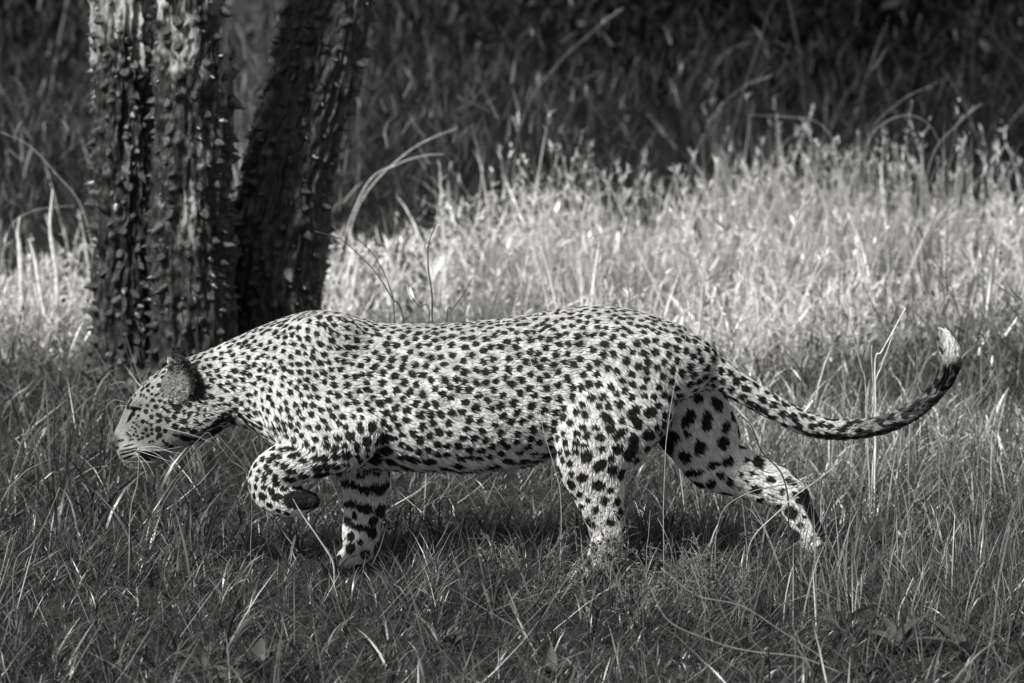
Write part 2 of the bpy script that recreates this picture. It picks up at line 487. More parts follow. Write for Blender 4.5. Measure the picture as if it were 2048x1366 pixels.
def fur_and_spots():
    me = leo_me
    me.calc_loop_triangles()
    tri = np.empty(len(me.loop_triangles) * 3, np.int32); me.loop_triangles.foreach_get('vertices', tri); tri = tri.reshape(-1, 3)
    VN = np.empty(len(leo_co) * 3, np.float32); me.vertices.foreach_get('normal', VN); VN = VN.reshape(-1, 3).astype(float)
    bvh = BVHTree.FromPolygons([Vector(v) for v in leo_co], [tuple(t) for t in tri.tolist()])
    def sample(n, weight):
        A, B, C = leo_co[tri[:, 0]], leo_co[tri[:, 1]], leo_co[tri[:, 2]]
        ar = np.linalg.norm(np.cross(B - A, C - A), axis=1) * weight
        k = rng.choice(len(tri), n, p=ar / ar.sum())
        u, v = rng.random(n), rng.random(n); f = u + v > 1; u[f] = 1 - u[f]; v[f] = 1 - v[f]
        P = A[k] + u[:, None] * (B - A)[k] + v[:, None] * (C - A)[k]
        N = VN[tri[k, 0]] * (1 - u - v)[:, None] + VN[tri[k, 1]] * u[:, None] + VN[tri[k, 2]] * v[:, None]
        return P, N / np.linalg.norm(N, axis=1)[:, None]
    # ---------------- markings
    blobs = []       # centre, axis u, axis v, a, b, strength
    ex = []
    RV, UV = np.array(RIGHT), np.array(UP)
    for txt, sc, ox, oy, grow in ((HEADM, 4.553, 200, 660, 1.3), (FOREM, 2.355, 440, 580, 1.15), (HINDFM, 2.627, 1240, 620, 1.12), (HINDNM, 2.529, 960, 580, 1.12)):
        for it in txt.replace('\n', '|').split('|'):
            w = [float(x) for x in it.split()]
            a = w[2]; b = w[3] if len(w) > 3 else a; an = math.radians(w[4]) if len(w) > 4 else 0
            r = ray(ox + w[0] / sc, oy + w[1] / sc)
            hit = bvh.ray_cast(CAM, r.normalized())
            if hit[0] is None: continue
            c = np.array(hit[0])
            u = RV * math.cos(an) - UV * math.sin(an); v = RV * math.sin(an) + UV * math.cos(an)
            blobs.append((c, u, v, a / sc / 1000 * grow, b / sc / 1000 * grow, 1.0)); ex.append((c, max(a, b) / sc / 1000))
    kx = kdtree.KDTree(len(ex))
    for i, (c, r) in enumerate(ex): kx.insert(c, i)
    kx.balance()
    CP, CN = sample(70000, np.ones(len(tri)))
    reg, flow, ln = fields(CP)
    px, py = topx(CP)
    cell = {}
    kept = []
    hv = rng.random(len(CP))
    def hash_i(i): return hv[i // 40]
    def spacing(i):
        g, x, y = reg[i], px[i], py[i]
        if g == 0: return 13, 0
        if g == 7: return 16, 7
        if g == 1: return 13.4, 1
        if g == 3: return 18, 4
        if g == 4: return 29, 4
        if g == 6: return 36, 5
        if g == 5 and y > 900: return 30, 5
        if y > 895 and g == 2: return 30, 6
        if y < 660: return 14.2, 1
        if x < 610: return 13.6, 1
        if x < 740: return 15.4, 1
        if x < 1100: return 17.2 + 1.5 * (y > 780), 9
        return (33, 8) if hash_i(i) < .22 else (17.8, 9)
    for i in range(len(CP)):
        s, ty = spacing(i); s = s / 1000 * (0.92 + 0.16 * rng.random())
        key = tuple(np.floor(CP[i] / 0.045).astype(int))
        ok = True
        for dx in (-1, 0, 1):
            for dy in (-1, 0, 1):
                for dz in (-1, 0, 1):
                    for j, sj in cell.get((key[0] + dx, key[1] + dy, key[2] + dz), ()):
                        d = CP[i] - CP[j]
                        if d @ d < max(s, sj * 0.85) ** 2: ok = False; break
                    if not ok: break
                if not ok: break
            if not ok: break
        if not ok: continue
        co, j, dd = kx.find(CP[i])
        if CN[i][1] < 0.25 and dd < ex[j][1] + s * 0.55: continue
        if reg[i] == 0 and CN[i][1] < 0.3 and px[i] < 385 : continue
        cell.setdefault(key, []).append((i, s)); kept.append((i, ty, s))
    for i, ty, s in kept:
        c, n = CP[i], CN[i]
        u = flow[i] - n * (flow[i] @ n); u /= np.linalg.norm(u) + 1e-9; v = np.cross(n, u)
        a0 = rng.uniform(-.5, .5); u, v = u * math.cos(a0) + v * math.sin(a0), v * math.cos(a0) - u * math.sin(a0)
        R = rng.random
        nb = len(blobs)
        if ty == 0: blobs.append((c, u, v, .0045, .0038, .9))
        elif ty == 1: blobs.append((c, u, v, s * (.465 + .07 * R()), s * (.40 + .05 * R()), 1))
        elif ty == 7: blobs.append((c, u, v, s * (.58 + .12 * R()), s * (.42 + .07 * R()), 1))
        elif ty in (4, 5): blobs.append((c, u, v, s * (.42 + .08 * R()), s * (.34 + .08 * R()), 1))
        elif ty == 6: blobs.append((c, u, v, s * (.5 + .15 * R()), s * (.32 + .08 * R()), 1))
        elif ty == 9:
            a0 = rng.uniform(-1.2, 1.2); u, v = u * math.cos(a0) + v * math.sin(a0), v * math.cos(a0) - u * math.sin(a0)
            blobs.append((c, u, v, s * (.465 + .08 * R()), s * (.41 + .05 * R()), 1))
            if R() < .25: blobs.append((c + (u if R() < .5 else v) * s * .5, u, v, s * .4, s * .36, .3))
        elif ty == 2:
            for q in (-1, 1):
                blobs.append((c + v * q * s * .30 + u * rng.normal(0, .002), u, v, s * (.36 + .08 * R()), s * (.26 + .06 * R()), 1))
        else:
            k = rng.choice([3, 3, 4, 4]) if ty == 8 else rng.choice([2, 3, 3])
            rr = s * (.29 if ty == 8 else .27); t0 = R() * 6.28
            blobs.append((c, u, v, rr * 1.15, rr * 1.05, .45))
            for q in range(k):
                t = t0 + q * 2 * math.pi / k + rng.normal(0, .25)
                d = u * math.cos(t) * 1.15 + v * math.sin(t)
                tv = -u * math.sin(t) + v * math.cos(t)
                rb = s * (.175 + .045 * R()) * (1.12 if k < 4 else 1)
                blobs.append((c + d * rr * (.95 + .2 * R()), tv, d, rb * (1.2 + .3 * R()), rb * .95, 1))
    # tawny centres of the rosettes on flank and haunch
    tk = {}
    for i in range(0, len(CP), 2):
        if reg[i] not in (2, 5) or px[i] < 780 or py[i] < 660 or py[i] > 880: continue
        c = CP[i]; key = np.floor(c / .04).astype(int)
        if any(np.linalg.norm(c - cc) < .036 for dx in (-1, 0, 1) for dy in (-1, 0, 1) for dz in (-1, 0, 1) for cc in tk.get((key[0] + dx, key[1] + dy, key[2] + dz), ())): continue
        tk.setdefault(tuple(key), []).append(c)
        n = CN[i]; u = flow[i] - n * (flow[i] @ n); u /= np.linalg.norm(u) + 1e-9; v = np.cross(n, u)
        blobs.append((c, u, v, .0150, .0125, .36))
    # solid spots in the gaps between the rosettes
    gk = {}
    for c, u, v, a, b, st in blobs:
        if st < .5: continue
        gk.setdefault(tuple(np.floor(c / .03).astype(int)), []).append((c, (a + b) / 2))
    for i in range(len(CP)):
        if reg[i] not in (2, 5) or px[i] < 690 or py[i] < 650 or py[i] > 900: continue
        c = CP[i]; key = np.floor(c / .03).astype(int); rs = .0062 + .0022 * rng.random(); ok = True
        for dx in (-1, 0, 1):
            for dy in (-1, 0, 1):
                for dz in (-1, 0, 1):
                    for cc, r in gk.get((key[0] + dx, key[1] + dy, key[2] + dz), ()):
                        if np.linalg.norm(c - cc) < r + rs + .0042: ok = False
        if not ok: continue
        n = CN[i]; u = flow[i] - n * (flow[i] @ n); u /= np.linalg.norm(u) + 1e-9; v = np.cross(n, u)
        blobs.append((c, u, v, rs * 1.3, rs, 1)); gk.setdefault(tuple(key), []).append((c, rs * 1.15))
    # ---------------- hair roots
    nh = 340000
    tc = leo_co[tri].mean(1); tn = VN[tri].mean(1)
    wgt = np.where(tn[:, 1] > 0.35, 0.30, 1.0)
    treg, _, tln = fields(tc)
    wgt = wgt * np.where(treg == 0, 2.6, 1.0) * np.clip(15 / np.maximum(tln, 6), .8, 1.6)
    HP, HN = sample(nh, wgt)
    ALL = np.vstack([HP, leo_co]); nA = len(ALL)
    kd = kdtree.KDTree(nA)
    for i in range(nA): kd.insert(ALL[i], i)
    kd.balance()
    dark = np.zeros(nA)
    wob = 0.10 * vnoise(ALL * 150, 3) + 0.10 * vnoise(ALL * 400, 4) + rng.normal(0, 0.04, nA)
    for c, u, v, a, b, st in blobs:
        ids = [h[1] for h in kd.find_range(Vector(c), max(a, b) * 1.45)]
        if not ids: continue
        ids = np.array(ids); d = ALL[ids] - c
        e = np.sqrt((d @ u / a) ** 2 + (d @ v / b) ** 2) + wob[ids]
        dark[ids] = np.maximum(dark[ids], st * (1 - sstep(.90, 1.08, e)))
    reg, flow, ln = fields(ALL)
    NRM = np.vstack([HN, VN])
    px, py = topx(ALL)
    base = np.full(nA, 0.64)
    base = np.where(reg == 0, 0.29, base)
    base = np.where(reg == 1, 0.34 + 0.28 * sstep(380, 470, px), base)
    trunk = np.isin(reg, (2, 5))
    relb = sstep(640, 800, py)
    base = np.where(trunk, 0.52 + 0.13 * relb, base)
    base = np.where(np.isin(reg, (3, 4)), 0.68, base)
    base = np.where((reg == 5) & (py > 850), 0.66, base)
    base = np.where(reg == 6, 0.76, base)
    base = np.where(reg == 7, 0.56, base)
    # face: pale muzzle, chin, under-eye; grey crown
    face = reg == 0
    mz = np.exp(-(((px - 262) / 26) ** 2 + ((py - 908) / 22) ** 2))
    base = np.where(face, base + 0.2 * mz, base)
    base = base * (1 + 0.10 * vnoise(ALL * 25, 8))
    # ears: black back and rim, pale hair inside
    ce = np.array(at(357, 757, -.070)); ne = np.array(Vector(EAR_N).normalized())
    q = ALL - ce; al = q @ ne; rad = np.linalg.norm(q - al[:, None] * ne, axis=1)
    inear = (rad < .050) & (al > -.036) & (al < .012) & (px > 318)
    fwd = NRM @ ne
    up_r = np.maximum(sstep(.004, .022, q[:, 0] * .9 + q[:, 2] * .3), .8 * sstep(.034, .042, rad) * sstep(-.012, .014, q[:, 0] + .5 * q[:, 2]))
    base = np.where(inear & (fwd > .15), np.where(rng.random(nA) < .18, .42, .15) * (1 - up_r) + 0.02 * up_r, base)
    earback = inear & (fwd <= .15) & (rad > .016) & (q[:, 0] + .6 * q[:, 2] > -.004)
    dark = np.where(inear & (fwd > .15), dark * 0.3, dark)
    dark = np.where(earback & (py < 800), np.maximum(dark, .93), dark)
    cf = np.array(at(349, 715, .050)); qf = np.linalg.norm(ALL - cf, axis=1)
    dark = np.where((qf < .040) & (py < 719) & (ALL[:, 1] > .02), np.maximum(dark, .9), dark)
    # spine a little darker, tail end black with a pale tip
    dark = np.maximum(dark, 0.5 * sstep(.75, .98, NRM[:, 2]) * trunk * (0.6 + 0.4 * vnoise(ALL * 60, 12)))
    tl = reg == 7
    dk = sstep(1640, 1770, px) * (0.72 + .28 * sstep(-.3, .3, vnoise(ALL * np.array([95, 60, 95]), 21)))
    under = sstep(.1, -.7, NRM[:, 2]) * sstep(1560, 1660, px)  # tail underside: its shade is put into the coat colour
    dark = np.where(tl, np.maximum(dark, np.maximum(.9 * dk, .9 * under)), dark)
    tip = tl & (py < 755) & (px > 1860)
    tw = sstep(-.25, .2, (px - 1888) / 22 + .3 * vnoise(ALL * 120, 2)) * sstep(742, 712, py)
    dark = np.where(tip, dark * (1 - tw), dark); base = np.where(tip, base * (1 - tw) + .88 * tw, base)
    nz = np.exp(-(((px - 228) / 9) ** 4 + ((py - 881) / 15) ** 4)) * (reg == 0)
    base = base * .88 * (1 - .75 * nz)
    base = np.clip(base, .04, .9)
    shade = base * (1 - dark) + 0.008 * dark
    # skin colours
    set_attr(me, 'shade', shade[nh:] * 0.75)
    # ---------------- hair strands
    sh, fl, L, N, P = shade[:nh], flow[:nh], ln[:nh] / 1000, HN, HP
    hx, hy = px[:nh], py[:nh]
    rg = reg[:nh]
    belly = ((rg == 2) & (hy > 880) & (hx > 560)) * sstep(880, 930, hy)
    L = L * (1 + 1.7 * belly)
    chest = (rg == 2) & (hx < 570) & (hy > 820); L = np.where(chest, L * 1.5, L)
    chin = (rg == 0) & (hy > 918); L = np.where(chin, L * 2.2, L)
    ie = inear[:nh] & (fwd[:nh] > .15); L = np.where(ie, np.where(rng.random(nh) < .15, .022, .009), L)
    eb = earback[:nh]; L = np.where(eb, .007, L)
    L = np.where(tip[:nh], L * 1.2, L)
    L = L * 0.74 * rng.uniform(.65, 1.15, nh)
    dirn = fl.copy()
    lowflank = (rg == 2) * sstep(700, 900, hy); dirn[:, 2] -= .45 * lowflank + .6 * belly
    dirn[:, 1] += .25 * vnoise(P * 30, 31); dirn[:, 2] += .30 * vnoise(P * 22, 32); dirn[:, 0] += .25 * vnoise(P * 26, 33)
    dirn += rng.normal(0, .13, (nh, 3))
    dirn[ie] = np.array([.5, -.5, .6]) + rng.normal(0, .45, (ie.sum(), 3))
    t = dirn - N * np.sum(dirn * N, 1)[:, None]; t /= np.linalg.norm(t, axis=1)[:, None] + 1e-9
    lift = 0.48 + .12 * rng.normal(size=nh) + .15 * vnoise(P * 45, 41)
    lift = np.where(rg == 0, .38, lift); lift = lift + .3 * belly
    grav = np.zeros((nh, 3)); grav[:, 2] = -1
    K = 4
    pts = np.empty((nh, K, 3))
    pts[:, 0] = P - N * .001
    d0 = t * 0.75 + N * (lift + .25)[:, None]; d1 = t + N * lift[:, None] * .7; d2 = t + N * (lift * .15)[:, None] + grav * (.12 + .3 * belly)[:, None]
    for k, d in enumerate((d0, d1, d2)):
        d = d / np.linalg.norm(d, axis=1)[:, None]
        pts[:, k + 1] = pts[:, k] + d * (L / 3)[:, None]
    # tufts: tips drawn towards a neighbour's tip
    ncl = nh // 14
    ck = kdtree.KDTree(ncl)
    for i in range(ncl): ck.insert(P[i], i)
    ck.balance()
    near = np.fromiter((ck.find(p)[1] for p in P), int, nh)
    amt = np.where(rg == 0, .25, .55)[:, None]
    for k, f in ((1, .25), (2, .7), (3, 1.0)):
        tgt = pts[near, k] + (P - P[near]) * .25
        ok = (np.linalg.norm(P - P[near], axis=1) < .009)[:, None]
        pts[:, k] = np.where(ok, pts[:, k] * (1 - f * amt) + tgt * f * amt, pts[:, k])
    hc = bpy.data.hair_curves.new('fur')
    hc.add_curves([K] * nh)
    hc.points.foreach_set('position', pts.astype(np.float32).ravel())
    r0 = np.where(rg == 0, .0004, .00066) * rng.uniform(.75, 1.2, nh)
    rr = np.stack([r0, r0 * .95, r0 * .7, r0 * .12], -1).ravel()
    hc.points.foreach_set('radius', rr.astype(np.float32))
    at_ = hc.attributes.new('shade', 'FLOAT', 'CURVE')
    at_.data.foreach_set('value', (sh * rng.uniform(.80, 1.16, nh) * (1 + .15 * np.sin(near * 12.9898) )).astype(np.float32))
    return hc, bvh

def mat_fur():
    m, n, l = newmat('fur')
    col = attr_gray(n, l, 'shade')
    h = n.new('ShaderNodeBsdfHairPrincipled'); h.model = 'CHIANG'; h.parametrization = 'COLOR'
    h.inputs['Roughness'].default_value = .45; h.inputs['Radial Roughness'].default_value = .7; h.inputs['Coat'].default_value = 0.0
    d = n.new('ShaderNodeBsdfDiffuse')
    mx = n.new('ShaderNodeMixShader'); mx.inputs[0].default_value = .28
    o = n.new('ShaderNodeOutputMaterial')
    l.new(col, h.inputs['Color']); l.new(col, d.inputs[0]); l.new(d.outputs[0], mx.inputs[1]); l.new(h.outputs[0], mx.inputs[2])
    l.new(mx.outputs[0], o.inputs[0])
    return m

def mat_skin():
    m, n, l = newmat('skin')
    d = n.new('ShaderNodeBsdfDiffuse'); o = n.new('ShaderNodeOutputMaterial')
    l.new(attr_gray(n, l, 'shade'), d.inputs[0]); l.new(d.outputs[0], o.inputs[0])
    return m

fur_hc, leo_bvh = fur_and_spots()
leo = empty('leopard', (at(1000, 1150).x, 0, 0))
tag(leo, 'spotted leopard walking to the left through short grass, head low, near forepaw raised', 'leopard')
body_o = child_to(link(bpy.data.objects.new('body', leo_me)), leo); leo_me.materials.append(mat_skin())
fur_o = child_to(link(bpy.data.objects.new('fur', fur_hc)), leo); fur_hc.materials.append(mat_fur())

# ------------------------------------------------------------------ trees
def mat_bark(name='bark', top=.075):
    m, n, l = newmat(name)
    tc = n.new('ShaderNodeTexCoord')
    mp = n.new('ShaderNodeMapping'); mp.inputs['Scale'].default_value = (1, 1, .28)
    l.new(tc.outputs['Object'], mp.inputs[0])
    n1 = n.new('ShaderNodeTexNoise'); n1.inputs['Scale'].default_value = 55; n1.inputs['Detail'].default_value = 6
    l.new(mp.outputs[0], n1.inputs['Vector'])
    r1 = n.new('ShaderNodeValToRGB'); r1.color_ramp.elements[0].position = .32; r1.color_ramp.elements[1].position = .72
    r1.color_ramp.elements[0].color = (.005, .0049, .0048, 1); r1.color_ramp.elements[1].color = (.034, .0337, .0333, 1)
    l.new(n1.outputs[0], r1.inputs[0])
    # pale patches: flaked corky bark plus sunlight put into the colour, more higher up
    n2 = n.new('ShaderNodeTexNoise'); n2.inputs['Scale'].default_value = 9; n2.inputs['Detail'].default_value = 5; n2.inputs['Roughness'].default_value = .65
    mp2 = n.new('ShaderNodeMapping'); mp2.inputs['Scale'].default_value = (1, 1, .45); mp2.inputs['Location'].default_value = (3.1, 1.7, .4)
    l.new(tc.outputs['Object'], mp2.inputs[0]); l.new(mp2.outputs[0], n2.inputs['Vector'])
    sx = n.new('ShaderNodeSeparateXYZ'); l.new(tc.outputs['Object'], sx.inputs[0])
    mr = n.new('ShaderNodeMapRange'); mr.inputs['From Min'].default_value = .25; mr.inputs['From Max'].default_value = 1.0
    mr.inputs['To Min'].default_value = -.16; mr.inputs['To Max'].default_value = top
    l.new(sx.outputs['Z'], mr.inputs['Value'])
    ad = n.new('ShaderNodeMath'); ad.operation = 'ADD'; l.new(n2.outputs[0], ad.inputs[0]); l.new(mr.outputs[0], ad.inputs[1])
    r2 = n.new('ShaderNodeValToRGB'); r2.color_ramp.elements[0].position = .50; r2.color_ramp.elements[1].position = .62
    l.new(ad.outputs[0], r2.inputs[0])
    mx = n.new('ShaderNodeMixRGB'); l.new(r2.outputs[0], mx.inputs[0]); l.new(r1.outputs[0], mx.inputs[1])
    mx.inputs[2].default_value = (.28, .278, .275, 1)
    p = n.new('ShaderNodeBsdfPrincipled'); p.inputs['Roughness'].default_value = .5; p.inputs['Specular IOR Level'].default_value = .3
    l.new(mx.outputs[0], p.inputs['Base Color'])
    n3 = n.new('ShaderNodeTexNoise'); n3.inputs['Scale'].default_value = 240; n3.inputs['Detail'].default_value = 4
    l.new(mp.outputs[0], n3.inputs['Vector'])
    bp = n.new('ShaderNodeBump'); bp.inputs['Strength'].default_value = .6; bp.inputs['Distance'].default_value = .004
    l.new(n3.outputs[0], bp.inputs['Height']); l.new(bp.outputs[0], p.inputs['Normal'])
    o = n.new('ShaderNodeOutputMaterial'); l.new(p.outputs[0], o.inputs[0])
    return m

def mat_knob():
    m, n, l = newmat('bark_knob')
    oi = n.new('ShaderNodeObjectInfo')
    tc = n.new('ShaderNodeTexCoord')
    t = n.new('ShaderNodeTexNoise'); t.inputs['Scale'].default_value = 160; t.inputs['Detail'].default_value = 4
    l.new(tc.outputs['Object'], t.inputs['Vector'])
    r = n.new('ShaderNodeValToRGB')
    r.color_ramp.elements[0].position = 0; r.color_ramp.elements[0].color = (.014, .0138, .0134, 1)
    e = r.color_ramp.elements.new(.75); e.color = (.035, .0345, .0336, 1)
    r.color_ramp.elements[-1].position = 1; r.color_ramp.elements[-1].color = (.10, .099, .098, 1)
    l.new(oi.outputs['Random'], r.inputs[0])
    mx = n.new('ShaderNodeMixRGB'); mx.blend_type = 'MULTIPLY'; mx.inputs[0].default_value = .8
    r3 = n.new('ShaderNodeValToRGB'); r3.color_ramp.elements[0].position = .35; r3.color_ramp.elements[0].color = (.35, .35, .35, 1); r3.color_ramp.elements[1].position = .7
    l.new(t.outputs[0], r3.inputs[0]); l.new(r.outputs[0], mx.inputs[1]); l.new(r3.outputs[0], mx.inputs[2])
    p = n.new('ShaderNodeBsdfPrincipled'); p.inputs['Roughness'].default_value = .36; p.inputs['Specular IOR Level'].default_value = .6
    bp = n.new('ShaderNodeBump'); bp.inputs['Strength'].default_value = .5; bp.inputs['Distance'].default_value = .003
    l.new(t.outputs[0], bp.inputs['Height']); l.new(bp.outputs[0], p.inputs['Normal'])
    l.new(mx.outputs[0], p.inputs['Base Color'])
    o = n.new('ShaderNodeOutputMaterial'); l.new(p.outputs[0], o.inputs[0])
    return m
MAT_BARK, MAT_KNOB, MAT_BARK_SHADED = mat_bark(), mat_knob(), mat_bark('bark_shaded', -.09)  # leaning trunk: its shade is put into the bark colour, without pale patches

def knob_geo(seed):
    r = np.random.default_rng(seed); k = 9
    V = []
    for rad, z in ((1.15, -.35), (1.0, .12), (.74, .48), (.36, .84)):
        a = np.linspace(0, 2 * math.pi, k, endpoint=False) + r.normal(0, .1, k)
        rr = rad * (1 + r.normal(0, .13, k))
        V.append(np.stack([rr * np.cos(a), rr * np.sin(a) * .9, z + r.normal(0, .06, k)], -1))
    V = np.concatenate(V + [np.array([[r.normal(0, .1), r.normal(0, .1), 1.12 + .2 * r.random()]])])
    q = [(i * k + j, i * k + (j + 1) % k, (i + 1) * k + (j + 1) % k, (i + 1) * k + j) for i in range(3) for j in range(k)]
    t = [(3 * k + j, 3 * k + (j + 1) % k, 4 * k) for j in range(k)]
    return V, q, t
KNOBS = [knob_geo(100 + i) for i in range(8)]
KNOB_ME = []
for _v, _q, _t in KNOBS:
    _me = mesh_np('bark_knob', _v, _q, _t); _me.materials.append(MAT_KNOB); KNOB_ME.append(_me)

def trunk_path(ctrl, ztop, topshift):
    """ctrl rows: x, y, z, radius -> dense centre line"""
    C = np.array(ctrl + [(ctrl[-1][0] + topshift[0], ctrl[-1][1] + topshift[1], ztop, ctrl[-1][3] * .72)])
    z = np.concatenate([np.arange(C[0, 2], 1.25, .0042), np.arange(1.25, ztop, .05)])
    return np.stack([np.interp(z, C[:, 2], C[:, i]) if i != 2 else z for i in range(4)], -1)

def build_trunk(tree, ctrl, ztop, topshift, seed, nvis, label=None, mat=None):
    P = trunk_path(ctrl, ztop, topshift)
    for it in range(30):     # soften kinks of the centre line
        P[1:-1, :2] = .5 * P[1:-1, :2] + .25 * (P[:-2, :2] + P[2:, :2]); P[1:-1, 3] = .5 * P[1:-1, 3] + .25 * (P[:-2, 3] + P[2:, 3])
    k = 190
    th = np.linspace(0, 2 * math.pi, k, endpoint=False)
    TH, I = np.meshgrid(th, np.arange(len(P)))
    cx, cy, cz, R = (P[:, i][:, None] for i in range(4))
    X = np.cos(TH); Yy = np.sin(TH)
    q = np.stack([X * R * 1.0, Yy * R, np.broadcast_to(cz, X.shape)], -1).reshape(-1, 3)
    big = .010 * fbm(q * np.array([9, 9, 5]), 2, seed)
    wv = q + .006 * np.stack([vnoise(q * 30, seed + 5), vnoise(q * 30, seed + 6), 0 * q[:, 0]], -1)
    rid = 1 - np.abs(vnoise(wv * np.array([62, 62, 6]), seed + 1)) * 2
    rid2 = 1 - np.abs(vnoise(wv * np.array([130, 130, 20]), seed + 2)) * 2
    fine = 1.5 * vnoise(q * np.array([200, 200, 120]), seed + 3)
    lump = np.maximum(0, vnoise(q * np.array([60, 60, 55]), seed + 4)) * .007
    disp = (big + .0095 * rid + .0055 * rid2 + .0013 * fine + lump).reshape(X.shape)
    RR = R + disp
    V = np.stack([cx + X * RR, cy + Yy * RR, np.broadcast_to(cz, X.shape)], -1).reshape(-1, 3)
    n = len(P)
    i = (np.arange(n - 1)[:, None] * k + np.arange(k)[None]); j = (np.arange(n - 1)[:, None] * k + (np.arange(k)[None] + 1) % k)
    quads = np.stack([i, j, j + k, i + k], -1).reshape(-1, 4)
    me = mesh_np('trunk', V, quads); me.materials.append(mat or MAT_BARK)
    o = child_to(link(bpy.data.objects.new('trunk', me)), tree)
    if label: o['label'] = label
    # knobs
    r = np.random.default_rng(seed)
    done = []; small = []
    loc0 = Vector(tree.location)
    for tries in range(9000):
        zi = int(r.integers(20, n)); z = P[zi, 2]
        if z > 1.25 and r.random() < .6: continue
        t = r.random() * 2 * math.pi
        rad = P[zi, 3]
        c = np.array([P[zi, 0] + math.cos(t) * rad, P[zi, 1] + math.sin(t) * rad, z])
        s = r.uniform(.006, .0145)
        if any(np.sum((c - d[0]) ** 2) < ((s + d[1]) * 1.12) ** 2 for d in done): continue
        done.append((c, s, t, zi))
        if len(done) > 420: break
    vis = [d for d in done if math.sin(d[2]) < .35 and d[0][2] < 1.02]
    vis.sort(key=lambda d: -d[1])
    visset = set(id(d) for d in vis[:nvis])
    SV, SQ, ST, off = [], [], [], 0
    for d in done:
        c, s, t, zi = d
        jj = int(round(t / (2 * math.pi) * k)) % k
        base = V[zi * k + jj]
        nrm = Vector((math.cos(t), math.sin(t), r.normal(-.12, .3))).normalized()
        Mr = nrm.to_track_quat('Z', 'X').to_matrix() @ Matrix.Rotation(r.random() * 6.28, 3, 'Z')
        sc = (s, s * r.uniform(.8, 1.25), s * r.uniform(1.0, 2.0))
        gi = int(r.integers(8))
        if id(d) in visset:
            ko = bpy.data.objects.new('bark_knob', KNOB_ME[gi]); COL.objects.link(ko)
            ko.parent = o; ko.matrix_parent_inverse = Matrix.Identity(4)
            ko.location = Vector(base); ko.rotation_euler = Mr.to_euler(); ko.scale = sc
        else:
            gv, gq, gt = KNOBS[gi]
            vv = (gv * np.array(sc)) @ np.array(Mr).T + base
            SV.append(vv); SQ += [tuple(a + off for a in f) for f in gq]; ST += [tuple(a + off for a in f) for f in gt]; off += len(vv)
    me2 = mesh_np('bark_knobs', np.concatenate(SV), SQ, ST); me2.materials.append(MAT_KNOB)
    so = bpy.data.objects.new('small_bark_knobs', me2); COL.objects.link(so); so.parent = o; so['kind'] = 'stuff'
    return P[-1], o

def limb_geo(A, B, r0, r1, sag, seed, k=8, m=7):
    r = np.random.default_rng(seed); A = np.array(A); B = np.array(B)
    t = np.linspace(0, 1, m)[:, None]
    P = A + (B - A) * t + np.array([0, 0, 1]) * sag * np.sin(t * math.pi) + r.normal(0, .04, (m, 3)) * np.sin(t * math.pi)
    T = np.gradient(P, axis=0); T /= np.linalg.norm(T, axis=1)[:, None]
    rad = r0 + (r1 - r0) * t[:, 0]; rings = []
    for i in range(m):
        s = np.cross(T[i], [.3, .9, .2]); s /= np.linalg.norm(s); u = np.cross(T[i], s)
        a = np.linspace(0, 2 * math.pi, k, endpoint=False)
        rings.append(P[i] + (np.cos(a)[:, None] * s + np.sin(a)[:, None] * u) * rad[i])
    return ring_loft(rings)

def leaf_cloud(name, centres, rad, per, size, shade, mat, seed):
    """leaf-sized faces spread through clumps; bent diamond of two triangles pairs"""
    r = np.random.default_rng(seed)
    C = np.repeat(np.asarray(centres), per, axis=0); n = len(C)
    d = r.normal(size=(n, 3)); d /= np.linalg.norm(d, axis=1)[:, None]
    P = C + d * (rad * r.random((n, 1)) ** .5) * np.array([1, 1, .7])
    a = r.normal(size=(n, 3)); a /= np.linalg.norm(a, axis=1)[:, None]
    b = np.cross(a, r.normal(size=(n, 3))); b /= np.linalg.norm(b, axis=1)[:, None]
    nn = np.cross(a, b)
    s = size * r.uniform(.6, 1.3, (n, 1))
    V = np.stack([P - a * s, P + b * s * .38 + nn * s * .12, P + a * s, P - b * s * .38 + nn * s * .12], 1).reshape(-1, 3)
    q = np.arange(n * 4).reshape(-1, 4)
    me = mesh_np(name, V, q, smooth=False)
    set_attr(me, 'shade', np.repeat(np.clip(shade * np.exp(r.normal(0, .35, n)), .01, .8), 4))
    me.materials.append(mat)
    return me

MAT_LEAF = mat_blade('leaf', .3, .012)
def crown_for(tree, tips, centre, rx, rz, seed, nclump=70, per=150):
    r = np.random.default_rng(seed)
    cl = []
    while len(cl) < nclump:
        p = r.uniform(-1, 1, 3)
        if p @ p < 1: cl.append(np.array(centre) + p * np.array([rx, rx, rz]))
    SV, SQ, ST, off = [], [], [], 0
    for i, c in enumerate(cl):
        if i % 4: continue
        tp = tips[i % len(tips)]
        v, q, t = limb_geo(tp[:3], c, tp[3] * .55, .008, .25, seed + i)
        SV.append(v); SQ += [tuple(a + off for a in f) for f in q]; ST += [tuple(a + off for a in f) for f in t]; off += len(v)
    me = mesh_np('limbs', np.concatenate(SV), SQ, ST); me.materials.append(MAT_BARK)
    child_to(link(bpy.data.objects.new('limbs', me)), tree)
    me = leaf_cloud('crown', cl, .62, per, .05, .07, MAT_LEAF, seed)
    child_to(link(bpy.data.objects.new('crown', me)), tree)

def ctrl_from_px(rows, Y):
    out = []
    for row in rows:
        xl, xr, py = row[:3]; Y = row[3] if len(row) > 3 else Y
        A, B = at(xl, py, Y), at(xr, py, Y)
        out.append(((A.x + B.x) / 2, Y, A.z, (B.x - A.x) / 2 - .004))
    out.sort(key=lambda r: r[2])
    return out

